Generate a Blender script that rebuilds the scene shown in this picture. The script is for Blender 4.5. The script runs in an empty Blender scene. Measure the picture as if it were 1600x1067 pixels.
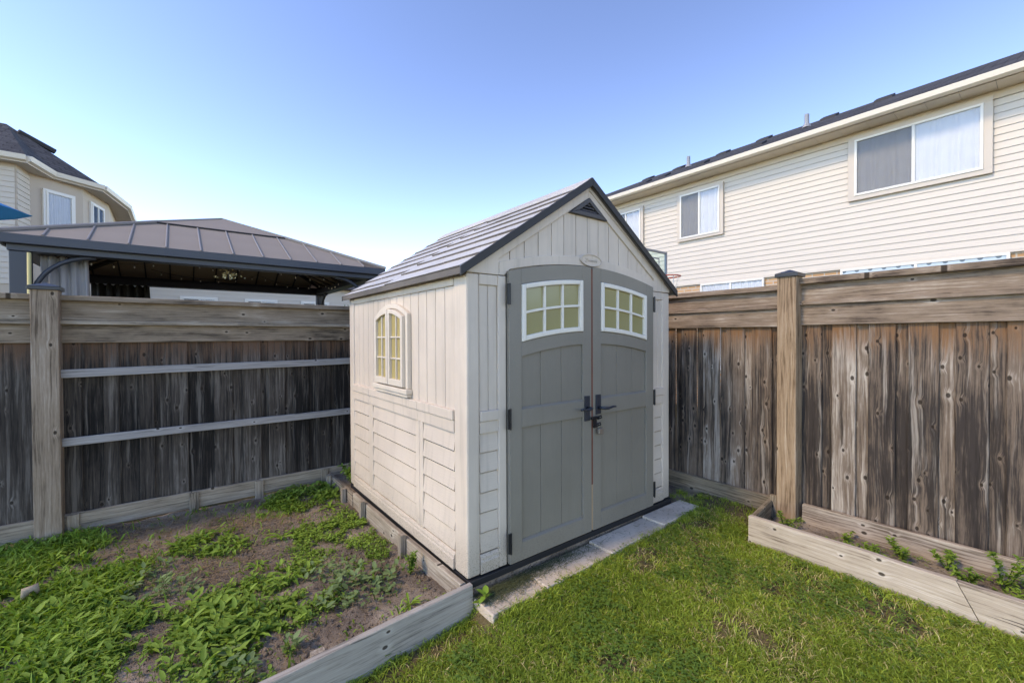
import bpy, bmesh, math, random
import numpy as np
from mathutils import Vector, Matrix
random.seed(7); rng = np.random.default_rng(11)
scn = bpy.context.scene; COL = scn.collection
# ------------------------------------------------------------------ camera
F_PX, YAW, PITCH, ROLL = 669.7, math.radians(52.083), math.radians(-0.624), math.radians(-0.24)
CAM = np.array([-1.3206, -2.1264, 1.4245])
_d = np.array([math.cos(YAW)*math.cos(PITCH), math.sin(YAW)*math.cos(PITCH), math.sin(PITCH)])
_r = np.array([math.sin(YAW), -math.cos(YAW), 0.0]); _u = np.cross(_r, _d)
R2 = _r*math.cos(ROLL) + _u*math.sin(ROLL); U2 = -_r*math.sin(ROLL) + _u*math.cos(ROLL)
cd = bpy.data.cameras.new('camera'); cam = bpy.data.objects.new('camera', cd); COL.objects.link(cam)
cd.sensor_fit = 'HORIZONTAL'; cd.sensor_width = 36; cd.lens = F_PX/1600*36; cd.clip_start = .05; cd.clip_end = 2000
cam.matrix_world = Matrix(((R2[0], U2[0], -_d[0], CAM[0]), (R2[1], U2[1], -_d[1], CAM[1]), (R2[2], U2[2], -_d[2], CAM[2]), (0, 0, 0, 1)))
scn.camera = cam
# ------------------------------------------------------------------ sky, sun, exposure
SUN_EL = math.radians(44); SUN_AZ = math.atan2(-1.0, 0.22)      # direction (sin, cos): from -X, slightly +Y
wd = bpy.data.worlds.new('World'); scn.world = wd; wd.use_nodes = True
wn = wd.node_tree; wn.nodes.clear()
sky = wn.nodes.new('ShaderNodeTexSky'); sky.sky_type = 'NISHITA'; sky.sun_disc = False
sky.sun_elevation = SUN_EL; sky.sun_rotation = SUN_AZ; sky.altitude = 100
sky.air_density = 0.8; sky.dust_density = 0.0; sky.ozone_density = 3.5
bg = wn.nodes.new('ShaderNodeBackground'); bg.inputs[1].default_value = 0.15
wo = wn.nodes.new('ShaderNodeOutputWorld'); gm = wn.nodes.new('ShaderNodeGamma'); gm.inputs[1].default_value = 1.4     # deeper blue overhead, the same in every direction
tint = wn.nodes.new('ShaderNodeMix'); tint.data_type = 'RGBA'; tint.blend_type = 'MULTIPLY'; tint.inputs[0].default_value = 1; tint.inputs[7].default_value = (.585, .575, .645, 1)
wn.links.new(sky.outputs[0], gm.inputs[0]); wn.links.new(gm.outputs[0], tint.inputs[6]); wn.links.new(tint.outputs[2], bg.inputs[0]); wn.links.new(bg.outputs[0], wo.inputs[0])
sl = bpy.data.lights.new('sun', 'SUN'); sl.energy = .66; sl.angle = math.radians(10); sl.color = (1, .95, .87)
so = bpy.data.objects.new('sun', sl); COL.objects.link(so)
sv = Vector((math.sin(SUN_AZ)*math.cos(SUN_EL), math.cos(SUN_AZ)*math.cos(SUN_EL), math.sin(SUN_EL)))
so.rotation_euler = sv.to_track_quat('Z', 'Y').to_euler(); so.location = sv*30
scn.view_settings.view_transform = 'Standard'; scn.view_settings.look = 'None'; scn.view_settings.gamma = 1
scn.view_settings.exposure = 1.9; scn.view_settings.use_curve_mapping = False
scn.view_settings.use_white_balance = True; scn.view_settings.white_balance_temperature = 11200

# ------------------------------------------------------------------ helpers
def hit(px, py, ax, val):
    """pixel -> point on the plane axis ax = val"""
    v = _d + R2*(px-800)/F_PX - U2*(py-533.5)/F_PX
    return CAM + v*(val-CAM[ax])/v[ax]
class NT:
    def __init__(s, name):
        s.m = bpy.data.materials.new(name); s.m.use_nodes = True; s.t = s.m.node_tree; s.t.nodes.clear()
        s.out = s.n('OutputMaterial')
    def n(s, typ, props=None, **ins):
        nd = s.t.nodes.new('ShaderNode'+typ)
        for k, v in (props or {}).items(): setattr(nd, k, v)
        for k, v in ins.items():
            sock = nd.inputs[int(k[1:])] if k[0] == 'i' and k[1:].isdigit() else nd.inputs[k.replace('_', ' ')]
            s.set(sock, v)
        return nd
    def set(s, sock, v):
        if isinstance(v, bpy.types.NodeSocket): s.t.links.new(v, sock)
        elif isinstance(v, bpy.types.Node): s.t.links.new(v.outputs[0], sock)
        else:
            if sock.type == 'RGBA' and len(v) == 3: v = (*v, 1)
            sock.default_value = v
    def math(s, op, a, b=0.0, c=None, clamp=False):
        nd = s.n('Math', {'operation': op, 'use_clamp': clamp}, i0=a, i1=b)
        if c is not None: s.set(nd.inputs[2], c)
        return nd.outputs[0]
    def mix(s, f, a, b, mode='MIX'):
        nd = s.t.nodes.new('ShaderNodeMix'); nd.data_type = 'RGBA'; nd.blend_type = mode
        s.set(nd.inputs[0], f); s.set(nd.inputs[6], a); s.set(nd.inputs[7], b); return nd.outputs[2]
    def ramp(s, f, lo, hi, a=0.0, b=1.0):
        nd = s.n('MapRange', {'interpolation_type': 'SMOOTHSTEP'}); s.set(nd.inputs[0], f)
        for i, v in ((1, lo), (2, hi), (3, a), (4, b)): nd.inputs[i].default_value = v
        return nd.outputs[0]
    def noise(s, vec, scale, detail=3, rough=.55):
        return s.n('TexNoise', Vector=vec, Scale=scale, Detail=detail, Roughness=rough).outputs[0]
    def scale(s, vec, k):
        return s.n('VectorMath', {'operation': 'MULTIPLY'}, i0=vec, i1=k).outputs[0]
    def done(s, col, rough=.6, bump=None, bstr=.3, bdist=.01, spec=.3, metal=0.0, **kw):
        b = s.n('BsdfPrincipled'); s.set(b.inputs['Base Color'], col); s.set(b.inputs['Roughness'], rough)
        s.set(b.inputs['Specular IOR Level'], spec); s.set(b.inputs['Metallic'], metal)
        for k, v in kw.items(): s.set(b.inputs[k.replace('_', ' ')], v)
        if bump is not None:
            bn = s.n('Bump', Height=bump, Strength=bstr, Distance=bdist); s.t.links.new(bn.outputs[0], b.inputs['Normal'])
        s.t.links.new(b.outputs[0], s.out.inputs[0]); return s.m

def wood(name, dark, mid, light, brown=None, top=1.4, blotch=.5, knots=.45, contrast=1.0, darkmid=0.0, rv=.4, stain=0.0):
    s = NT(name); oc = s.n('TexCoord').outputs['Object']; rnd = s.n('ObjectInfo').outputs['Random']
    off = s.n('CombineXYZ', X=s.math('MULTIPLY', rnd, 37.), Y=s.math('MULTIPLY', rnd, 91.), Z=s.math('MULTIPLY', rnd, 53.)).outputs[0]
    co = s.n('VectorMath', {'operation': 'ADD'}, i0=oc, i1=off).outputs[0]
    sep = s.n('SeparateXYZ', Vector=oc)
    wob = s.noise(s.scale(co, (2.2, 9, 9)), 1.0, 2)
    v2 = s.n('VectorMath', {'operation': 'MULTIPLY'}, i0=co, i1=(5.6, 8.6, 0.0)).outputs[0]
    vor = s.n('TexVoronoi', {'voronoi_dimensions': '2D', 'feature': 'F1'}, Vector=v2, Scale=1.0)
    pres = s.math('GREATER_THAN', s.n('SeparateColor', Color=vor.outputs['Color']).outputs[0], 1-knots)
    size = s.n('SeparateColor', Color=vor.outputs['Color']).outputs[1]
    kr = s.math('MULTIPLY_ADD', size, .05, .045)
    dn = s.math('DIVIDE', vor.outputs['Distance'], kr)
    knot = s.math('MULTIPLY', s.ramp(dn, .75, 1.25, 1, 0), pres)
    halo = s.math('MULTIPLY', s.ramp(dn, 1.0, 4.0, 1, 0), pres)
    # long streaks and growth rings that bend round the knots
    bend = s.n('CombineXYZ', X=0.0, Y=s.math('MULTIPLY_ADD', halo, .010, s.math('MULTIPLY', wob, .035)), Z=0.0).outputs[0]
    cb = s.n('VectorMath', {'operation': 'ADD'}, i0=co, i1=bend).outputs[0]
    fine = s.noise(s.scale(cb, (5, 240, 240)), 1.0, 4, .65)
    strk = s.noise(s.scale(cb, (1.7, 62, 62)), 1.0, 5, .68)
    ring = s.n('TexWave', {'wave_type': 'BANDS', 'bands_direction': 'Y'}, Vector=s.scale(cb, (.5, 1, 1)), Scale=14.0, Distortion=4.0, Detail=2.0, Detail_Scale=1.2).outputs[1]
    blo = s.noise(s.scale(co, (2.8, 8, 8)), 1.0, 5, .65)
    g = s.math('ADD', s.math('MULTIPLY', s.math('SUBTRACT', strk, .5), 2.0*contrast), s.math('MULTIPLY', s.math('SUBTRACT', fine, .5), 1.5*contrast))
    g = s.math('ADD', g, s.math('MULTIPLY', s.math('SUBTRACT', ring, .5), .12*contrast))
    g = s.math('ADD', g, s.math('MULTIPLY', s.math('SUBTRACT', blo, .5), 2.2*blotch))
    g = s.math('ADD', g, s.math('MULTIPLY', s.math('SUBTRACT', rnd, .5), rv*contrast))
    if darkmid: g = s.math('SUBTRACT', g, s.math('MULTIPLY', s.math('MULTIPLY', s.ramp(sep.outputs[0], .1, .7), s.ramp(sep.outputs[0], .75, 1.25, 1, 0)), darkmid))
    g = s.math('ADD', g, s.math('MULTIPLY', halo, .36))
    col = s.mix(s.ramp(g, -.75, .1), dark, mid); col = s.mix(s.ramp(g, .05, 1.05), col, light)
    if stain:
        sv_ = s.ramp(s.noise(s.scale(cb, (1.1, 26, 26)), 1.0, 5, .65), .52, .66, 0, .55); col = s.mix(sv_, col, light)
        st_ = s.ramp(s.noise(s.scale(cb, (.9, 17, 17)), 1.0, 5, .7), .50, .64, 0, stain); col = s.mix(st_, col, tuple(x*.6 for x in dark))
    if brown:
        bm_ = s.math('MULTIPLY', s.ramp(s.math('ADD', sep.outputs[0], s.math('ADD', s.math('MULTIPLY', strk, .7), s.math('MULTIPLY', blo, .5))), top+.40, top+.72), s.ramp(g, -.6, .5, .55, 1.0))
        col = s.mix(bm_, col, brown)
    col = s.mix(s.math('MULTIPLY', knot, .88), col, (.022, .014, .009))
    # checks: thin dark cracks along the grain
    ck = s.ramp(s.noise(s.scale(cb, (1.6, 95, 95)), 1.0, 2, .4), .30, .245, 0, 1)
    col = s.mix(s.math('MULTIPLY', ck, .75), col, (.015, .012, .01))
    h = s.math('ADD', s.math('MULTIPLY', fine, .5), s.math('MULTIPLY', strk, .7)); h = s.math('SUBTRACT', h, s.math('MULTIPLY', ck, .6)); h = s.math('SUBTRACT', h, s.math('MULTIPLY', knot, .5))
    return s.done(col, .86, h, .5, .006, .2)
def plastic(name, col, rough=.5, grain=(60, 60, 6), dirt=0.0, amp=.06, spec=.35, bs=.12):
    s = NT(name); pos = s.n('NewGeometry').outputs['Position']
    gr = s.noise(s.scale(pos, grain), 1.0, 3); big = s.noise(pos, 1.7, 4)
    c = s.mix(s.ramp(big, .3, .7), tuple(x*(1-amp) for x in col), tuple(x*(1+amp) for x in col))
    c = s.mix(s.ramp(gr, .35, .7, 0, .16), c, tuple(x*.8 for x in col))
    if dirt:
        z = s.n('SeparateXYZ', Vector=pos).outputs[2]
        lim = s.math('MULTIPLY', s.ramp(s.math('ADD', z, s.math('MULTIPLY', big, .18)), .06, .42, 1, 0), dirt)
        spk = s.ramp(s.noise(pos, 130, 3, .7), .5, .68)
        c = s.mix(s.math('MULTIPLY', lim, spk), c, (.10, .075, .05)); c = s.mix(s.math('MULTIPLY', lim, .35), c, (.22, .18, .13))
        run = s.ramp(s.noise(s.scale(pos, (22, 22, .9)), 1.0, 4), .5, .8, 0, .26); c = s.mix(run, c, (.2, .17, .13))
    return s.done(c, rough, gr, bs, .004, spec)
def flat(name, col, rough=.5, metal=0.0, spec=.3, amp=.1, sc=6, bs=.1, bsc=40):
    s = NT(name); oc = s.n('TexCoord').outputs['Object']
    nz = s.noise(oc, sc, 4); c = s.mix(nz, tuple(x*(1-amp) for x in col), tuple(x*(1+amp) for x in col))
    return s.done(c, rough, s.noise(oc, bsc, 3), bs, .004, spec, metal)
def leafmat(name, a, b, c=None, trans=.35):
    s = NT(name); at = s.n('Attribute', {'attribute_name': 'tone'}).outputs['Fac']
    col = s.mix(at, a, b)
    if c: col = s.mix(s.ramp(at, .82, .97), col, c)
    d = s.n('BsdfPrincipled'); s.set(d.inputs['Base Color'], col); d.inputs['Roughness'].default_value = .55; d.inputs['Specular IOR Level'].default_value = .25
    tr = s.n('BsdfTranslucent'); s.set(tr.inputs[0], s.mix(1.0, col, (1.0, 1.0, .55), 'MULTIPLY'))
    mx = s.n('MixShader', i0=trans); s.t.links.new(d.outputs[0], mx.inputs[1]); s.t.links.new(tr.outputs[0], mx.inputs[2])
    s.t.links.new(mx.outputs[0], s.out.inputs[0]); return s.m

WL = {}                                   # world location of every object made
def tag(o, label=None, cat=None, group=None, kind=None):
    for k, v in (('label', label), ('category', cat), ('group', group), ('kind', kind)):
        if v: o[k] = v
    return o
def thing(name, label, cat, loc, group=None):
    o = bpy.data.objects.new(name, None); COL.objects.link(o); o.location = loc; o.empty_display_size = .1
    WL[o.name] = Vector(loc); return tag(o, label, cat, group)
def link(name, me, loc, parent=None, m=None):
    o = bpy.data.objects.new(name, me); COL.objects.link(o)
    if m and not me.materials: me.materials.append(m)
    loc = Vector(loc); WL[o.name] = loc
    if parent is not None: o.parent = parent; o.location = loc - WL[parent.name]
    else: o.location = loc
    return o
def mesh_obj(name, verts, faces, m, parent=None, bevel=0.0, smooth=False, recalc=True):
    v = np.array(verts, float); c = (v.min(0)+v.max(0))/2
    me = bpy.data.meshes.new(name); me.from_pydata([tuple(x) for x in v-c], [], faces)
    if recalc:
        b = bmesh.new(); b.from_mesh(me); bmesh.ops.recalc_face_normals(b, faces=b.faces); b.to_mesh(me); b.free()
    if smooth: me.polygons.foreach_set('use_smooth', [True]*len(me.polygons))
    o = link(name, me, c, parent, m)
    if bevel:
        bv = o.modifiers.new('bevel', 'BEVEL'); bv.width = bevel; bv.segments = 2; bv.limit_method = 'ANGLE'; bv.angle_limit = math.radians(30)
    return o
class MB:                                  # collects several solids for ONE part
    def __init__(s): s.v = []; s.f = []
    def add(s, v, f): k = len(s.v); s.v += [tuple(x) for x in v]; s.f += [tuple(i+k for i in q) for q in f]; return s
    def box(s, x0, x1, y0, y1, z0, z1):
        return s.add([(x, y, z) for z in (z0, z1) for y in (y0, y1) for x in (x0, x1)], [(0, 2, 3, 1), (4, 5, 7, 6), (0, 1, 5, 4), (2, 6, 7, 3), (0, 4, 6, 2), (1, 3, 7, 5)])
    def prism(s, poly, ax, a, b):          # 2D polygon, extruded along axis ax from a to b
        n = len(poly); put = {0: lambda p, t: (t, p[0], p[1]), 1: lambda p, t: (p[0], t, p[1]), 2: lambda p, t: (p[0], p[1], t)}[ax]
        v = [put(p, a) for p in poly]+[put(p, b) for p in poly]
        return s.add(v, [tuple(range(n)), tuple(range(2*n-1, n-1, -1))]+[(i, (i+1) % n, n+(i+1) % n, n+i) for i in range(n)])
    def strip(s, lo, hi, ax, a, b):        # band between two polylines of equal length
        for i in range(len(lo)-1): pass
        return s.prism(list(lo)+list(hi)[::-1], ax, a, b)
    def tube(s, pts, r, seg=8, caps=True):
        pts = [Vector(p) for p in pts]; rs = r if isinstance(r, (list, tuple)) else [r]*len(pts); k = len(s.v)
        for i, p in enumerate(pts):
            t = (pts[min(i+1, len(pts)-1)]-pts[max(i-1, 0)]).normalized(); a = t.orthogonal().normalized() if i == 0 else (a-t*a.dot(t)).normalized(); b = t.cross(a)
            s.v += [tuple(p+(a*math.cos(2*math.pi*j/seg)+b*math.sin(2*math.pi*j/seg))*rs[i]) for j in range(seg)]
        for i in range(len(pts)-1):
            for j in range(seg): s.f.append((k+i*seg+j, k+i*seg+(j+1) % seg, k+(i+1)*seg+(j+1) % seg, k+(i+1)*seg+j))
        if caps: s.f += [tuple(k+j for j in range(seg))[::-1], tuple(k+(len(pts)-1)*seg+j for j in range(seg))]
        return s
    def make(s, name, m, parent=None, bevel=0.0, smooth=False): return mesh_obj(name, s.v, s.f, m, parent, bevel, smooth)
def box(name, m, parent, x0, x1, y0, y1, z0, z1, bevel=.003): return MB().box(x0, x1, y0, y1, z0, z1).make(name, m, parent, bevel)
def board(name, m, parent, o, xd, yd, L, w, t, wob=.002, cut=0.0, segs=7, cut0=0.0):
    """a sawn board: length along xd from o, width w (centred) along yd, thickness t along xd x yd (centred)"""
    xd = Vector(xd).normalized(); yd = Vector(yd).normalized(); zd = xd.cross(yd); e = min(.004, t*.2)
    v = []; f = []; prof = [(-w/2, -t/2+e), (-w/2+e, -t/2), (w/2-e, -t/2), (w/2, -t/2+e), (w/2, t/2-e), (w/2-e, t/2), (-w/2+e, t/2), (-w/2, t/2-e)]
    bow = random.uniform(-1, 1)*wob*1.5
    for i in range(segs+1):
        x = L*i/segs; jy = random.uniform(-wob, wob); jz = bow*math.sin(math.pi*i/segs)
        for (a, b) in prof: v.append((x+(cut*(a/w) if i == segs else cut0*(a/w) if i == 0 else 0)+(random.uniform(-.002, .002) if i in (0, segs) else 0), a+jy+random.uniform(-.3, .3)*wob, b+jz))
    for i in range(segs):
        for j in range(8): f.append((i*8+j, i*8+(j+1) % 8, (i+1)*8+(j+1) % 8, (i+1)*8+j))
    f += [tuple(range(8))[::-1], tuple(segs*8+j for j in range(8))]
    me = bpy.data.meshes.new(name); me.from_pydata(v, [], f); ob = link(name, me, o, parent, m)
    b = bmesh.new(); b.from_mesh(me); bmesh.ops.recalc_face_normals(b, faces=b.faces); b.to_mesh(me); b.free()
    ob.rotation_euler = Matrix((xd, yd, zd)).transposed().to_euler(); return ob
def fast(name, V, T, m, tone=None, loc=(0, 0, 0), parent=None, smooth=False):
    me = bpy.data.meshes.new(name); V = np.ascontiguousarray(V, np.float32); T = np.ascontiguousarray(T, np.int32)
    me.vertices.add(len(V)); me.vertices.foreach_set('co', V.ravel()); k = T.shape[1]
    me.loops.add(T.size); me.loops.foreach_set('vertex_index', T.ravel()); me.polygons.add(len(T))
    me.polygons.foreach_set('loop_start', np.arange(0, T.size, k, dtype=np.int32))
    if smooth: me.polygons.foreach_set('use_smooth', np.ones(len(T), bool))
    if tone is not None: me.attributes.new('tone', 'FLOAT', 'POINT').data.foreach_set('value', np.ascontiguousarray(tone, np.float32))
    me.update(calc_edges=True); me.validate(); return link(name, me, loc, parent, m)
def vnoise(x, y, s, seed=0):               # smooth value noise on arrays
    x = np.asarray(x)*s; y = np.asarray(y)*s; xi = np.floor(x).astype(int); yi = np.floor(y).astype(int); fx = x-xi; fy = y-yi
    h = lambda a, b: (np.sin(a*127.1+b*311.7+seed*74.7)*43758.5453) % 1.0
    fx = fx*fx*(3-2*fx); fy = fy*fy*(3-2*fy)
    return (h(xi, yi)*(1-fx)+h(xi+1, yi)*fx)*(1-fy)+(h(xi, yi+1)*(1-fx)+h(xi+1, yi+1)*fx)*fy
def fbm(x, y, s, seed=0): return .5*vnoise(x, y, s, seed)+.3*vnoise(x, y, s*2.3, seed+1)+.2*vnoise(x, y, s*5.1, seed+2)
def blades(P, H, Wd, lean, tone, curl=.6):
    """grass blades at points P (n,3): three triangles each"""
    n = len(P); a = rng.uniform(0, 2*np.pi, n); la = rng.uniform(0, 2*np.pi, n); side = np.stack([np.cos(a), np.sin(a), np.zeros(n)], 1)*(Wd/2)[:, None]
    ld = np.stack([np.cos(la), np.sin(la), np.zeros(n)], 1); up = np.array([0, 0, 1.0])
    mid = P+up*(H*.55)[:, None]+ld*(H*lean*.35)[:, None]; tip = P+up*(H*(1-curl*lean*.5))[:, None]+ld*(H*lean)[:, None]
    V = np.stack([P-side, P+side, mid-side*.8, mid+side*.8, tip], 1).reshape(-1, 3)
    b = np.arange(n)[:, None]*5; T = np.concatenate([b+[0, 1, 3], b+[0, 3, 2], b+[2, 3, 4]], 1).reshape(-1, 3)
    return V, T, np.repeat(tone, 5)
LEAF = np.array([(0, 0, 0), (.3, .42, .05), (.7, .36, .02), (1, 0, -.1), (.7, -.36, .02), (.3, -.42, .05), (.3, 0, -.02), (.7, 0, -.05)])
LTRI = np.array([(0, 5, 6), (0, 6, 1), (1, 6, 7), (1, 7, 2), (6, 5, 4), (6, 4, 7), (7, 4, 3), (2, 7, 3)])
def leaves(P, L, Wd, az, tilt, tone):
    n = len(P); dx = np.stack([np.cos(az)*np.cos(tilt), np.sin(az)*np.cos(tilt), np.sin(tilt)], 1); dy = np.stack([-np.sin(az), np.cos(az), np.zeros(n)], 1); dz = np.cross(dx, dy)
    V = P[:, None]+LEAF[None, :, 0:1]*L[:, None, None]*dx[:, None]+LEAF[None, :, 1:2]*Wd[:, None, None]*dy[:, None]+LEAF[None, :, 2:3]*L[:, None, None]*dz[:, None]
    T = (np.arange(n)[:, None, None]*8+LTRI[None]).reshape(-1, 3); return V.reshape(-1, 3), T, np.repeat(tone, 8)
def merge(parts):
    V = []; T = []; A = []; k = 0
    for v, t, a in parts: V.append(v); T.append(t+k); A.append(a); k += len(v)
    return np.concatenate(V), np.concatenate(T), np.concatenate(A)

# ------------------------------------------------------------------ materials
M = {}
M['fenceL'] = wood('fence_boards_charcoal', (.014, .012, .011), (.062, .05, .042), (.20, .176, .154), (.14, .078, .05), 1.34, .6, .4, 1.1, .4, .9, .6)
M['fenceR'] = wood('fence_boards_brown_grey', (.045, .035, .03), (.178, .128, .094), (.47, .405, .34), (.22, .108, .052), 1.45, .8, .6, 1.15, .3, .9, .85)
M['railL'] = wood('rails_grey_brown', (.065, .048, .036), (.26, .195, .14), (.44, .36, .285), None, 0, .9, .3, 1.1)
M['railR'] = wood('rails_tan', (.06, .042, .032), (.245, .175, .125), (.45, .365, .29), None, 0, 1.2, .3, 1.1)
M['batten'] = wood('battens_silver_grey', (.16, .15, .145), (.33, .31, .295), (.50, .48, .46), None, 0, .4, .3)
M['postL'] = wood('post_grey_tan', (.12, .085, .06), (.29, .215, .155), (.45, .365, .29), None, 0, .8, .25, 1.4)
M['postR'] = wood('post_orange_tan', (.13, .078, .045), (.34, .23, .145), (.50, .40, .30), None, 0, .8, .22, 1.4)
M['edging'] = wood('bed_planks_weathered', (.10, .08, .06), (.30, .24, .18), (.48, .41, .33), None, 0, .8, .25, 1.4)
M['edgegrey'] = wood('front_plank_silver', (.12, .105, .088), (.37, .325, .275), (.54, .49, .43), None, 0, .7, .22, 1.0)
M['bedR'] = wood('raised_bed_planks_pale', (.16, .115, .08), (.45, .36, .275), (.62, .53, .44), None, 0, .8, .3, 1.2)
M['kick'] = wood('kickboard_olive_tan', (.10, .075, .05), (.28, .215, .145), (.42, .35, .26), None, 0, .7, .2, 1.3)
M['taupe'] = plastic('shed_resin_taupe', (.63, .525, .43), .48, (70, 70, 9), .85, .08)
M['lap'] = plastic('shed_resin_taupe_grained', (.61, .51, .42), .5, (8, 8, 130), .6, .06, .35, .3)
M['trimw'] = plastic('window_trim_cream', (.78, .71, .61), .45, (50, 50, 50))
M['doorg'] = plastic('door_resin_grey', (.235, .207, .167), .5, (80, 80, 10), .25, .07)
M['doorframe'] = plastic('door_frame_grey', (.245, .216, .175), .5, (60, 60, 60), .35, .06)
M['pane'] = flat('pane_olive_yellow', (.33, .285, .13), .22, 0, .5, .12, 3, .03)
M['paneside'] = flat('pane_amber', (.42, .32, .13), .22, 0, .5, .15, 4, .03)
M['black'] = flat('black_plastic', (.018, .018, .02), .5, 0, .4)
M['hasp'] = flat('black_painted_steel', (.016, .017, .02), .35, .3, .5)
M['handle'] = flat('handle_blue_black', (.03, .036, .048), .4, .2, .5)
M['steel'] = flat('padlock_steel', (.40, .39, .37), .35, .9, .5)
M['rust'] = flat('gap_strip_red_brown', (.20, .075, .05), .7, 0, .2, .35, 5)
M['ventd'] = flat('vent_dark_grey', (.075, .07, .072), .5)
M['roof'] = plastic('shed_roof_light_grey', (.51, .475, .435), .5, (5, 90, 5), 0, .1, .4, .3)
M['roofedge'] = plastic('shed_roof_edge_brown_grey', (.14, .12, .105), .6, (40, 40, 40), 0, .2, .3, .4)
M['rake'] = flat('rake_trim_charcoal', (.035, .034, .035), .5)
M['gbeam'] = flat('gazebo_beam_slate', (.045, .052, .066), .42, .1, .45, .08)
M['groof'] = flat('gazebo_roof_bronze', (.28, .23, .188), .65, 0, .2, .08, 3)
M['grib'] = flat('gazebo_rib_grey', (.24, .22, .205), .5, 0, .3, .06)
M['gdark'] = flat('gazebo_liner_dark', (.035, .034, .037), .55)
M['curtain'] = flat('curtain_grey', (.33, .315, .31), .85, 0, .15, .06)
M['curtaind'] = flat('curtain_black', (.02, .02, .021), .85)
M['bulb'] = flat('bulb_clear', (.75, .76, .75), .15, 0, .6)
M['flower'] = flat('flower_cream', (.7, .6, .35), .7, 0, .2, .3, 30)
M['pole'] = flat('pole_pale_yellow', (.5, .43, .2), .6)
M['sidR'] = flat('siding_cream', (.62, .55, .47), .55, 0, .3, .03, 3)
M['sidtrim'] = flat('siding_trim_beige', (.58, .50, .42), .55, 0, .3, .03)
M['sidL'] = flat('siding_beige', (.60, .52, .43), .55, 0, .3, .05)
M['panelL'] = flat('bay_panel_beige', (.52, .425, .335), .6, 0, .3, .04)
M['gutter'] = flat('gutter_cream', (.74, .65, .53), .45, 0, .4, .03)
M['soffit'] = flat('soffit_cream', (.80, .69, .55), .6, 0, .2, .03)
M['white'] = flat('window_frame_white', (.76, .72, .65), .4, 0, .4, .03)
M['curtw'] = flat('curtain_white', (.72, .73, .74), .9, 0, .1, .06)
M['teal'] = leafmat('umbrella_teal', (.0, .40, .92), (.01, .44, .95), None, .6)
M['metal'] = flat('vent_metal', (.035, .035, .038), .6, 0, .2)
M['pipe'] = flat('pipe_grey', (.30, .30, .31), .5, .3)
M['capm'] = flat('post_cap_black', (.035, .037, .04), .38, .3, .5)
M['hoopred'] = flat('rim_red', (.50, .10, .06), .5)
M['concrete'] = None
def m_concrete():
    s = NT('concrete_paver'); p = s.n('NewGeometry').outputs['Position']
    c = s.mix(s.ramp(s.noise(p, 5, 5), .3, .7), (.52, .42, .325), (.68, .565, .45)); c = s.mix(s.ramp(s.noise(p, 45, 3), .56, .72, 0, .6), c, (.16, .125, .095))
    c = s.mix(s.ramp(s.noise(p, 220, 2), .6, .75, 0, .5), c, (.2, .18, .16))
    return s.done(c, .9, s.noise(p, 90, 5), .5, .01, .15)
M['concrete'] = m_concrete()
def m_soil():
    s = NT('garden_soil'); p = s.n('NewGeometry').outputs['Position']
    c = s.mix(s.ramp(s.noise(p, 3.0, 5), .35, .68), (.22, .168, .128), (.46, .36, .275)); c = s.mix(s.ramp(s.noise(p, 60, 4), .5, .72, 0, .75), c, (.06, .044, .034))
    c = s.mix(s.ramp(s.noise(p, 140, 2), .63, .72, 0, .7), c, (.42, .35, .27))
    return s.done(c, .95, s.math('ADD', s.noise(p, 45, 6, .7), s.noise(p, 160, 3)), .9, .02, .1)
M['soil'] = m_soil()
def m_lawn():
    s = NT('lawn_soil'); p = s.n('NewGeometry').outputs['Position']
    c = s.mix(s.ramp(s.noise(p, 2.4, 4), .35, .65), (.075, .07, .03), (.17, .125, .065)); c = s.mix(s.ramp(s.noise(p, 70, 3), .5, .7, 0, .6), c, (.03, .028, .014))
    return s.done(c, .95, s.noise(p, 80, 5), .8, .02, .1)
M['lawn'] = m_lawn()
def m_shingle(name, a, b, rows=6.6):
    s = NT(name); p = s.n('TexCoord').outputs['Object']
    br = s.n('TexBrick', {'offset': .5}, Vector=s.n('TexCoord').outputs['UV'], Color1=a, Color2=b, Mortar=tuple(x*.25 for x in a), Scale=1.0)
    br.inputs['Mortar Size'].default_value = .012; br.inputs['Brick Width'].default_value = .3; br.inputs['Row Height'].default_value = 1/rows; br.inputs['Bias'].default_value = 0.0
    c = s.mix(s.ramp(s.noise(p, 60, 3), .35, .7, 0, .6), br.outputs[0], tuple(x*.6 for x in a)); c = s.mix(s.ramp(s.noise(p, 1.3, 3), .4, .7, 0, .35), c, b)
    return s.done(c, .9, s.math('ADD', s.noise(p, 150, 2), s.math('MULTIPLY', br.outputs[1], -1.5)), .5, .01, .15)
M['shingle'] = m_shingle('roof_shingles_charcoal', (.055, .054, .058), (.10, .098, .102))
def m_brick():
    s = NT('brick_peach'); p = s.n('TexCoord').outputs['UV']
    br = s.n('TexBrick', {'offset': .5}, Vector=p, Color1=(.50, .27, .14), Color2=(.60, .36, .20), Mortar=(.5, .45, .38), Scale=1.0)
    br.inputs['Mortar Size'].default_value = .01; br.inputs['Brick Width'].default_value = .21; br.inputs['Row Height'].default_value = .075
    return s.done(br.outputs[0], .9, br.outputs[1], -.4, .01, .1)
M['brick'] = m_brick()
def m_glass(name, tint, refl=.35, vis=.6):
    s = NT(name); g = s.n('BsdfGlossy', Color=(.9, .95, 1.0), Roughness=.03); t = s.n('BsdfTransparent', Color=tint)
    fr = s.n('LayerWeight', Blend=refl); mx = s.n('MixShader', i0=fr.outputs['Fresnel']); s.t.links.new(t.outputs[0], mx.inputs[1]); s.t.links.new(g.outputs[0], mx.inputs[2])
    s.t.links.new(mx.outputs[0], s.out.inputs[0]); return s.m
M['glass'] = m_glass('window_glass', (.93, .94, .95), .14); M['screen'] = m_glass('insect_screen_glass', (.75, .75, .75), .12)
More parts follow.
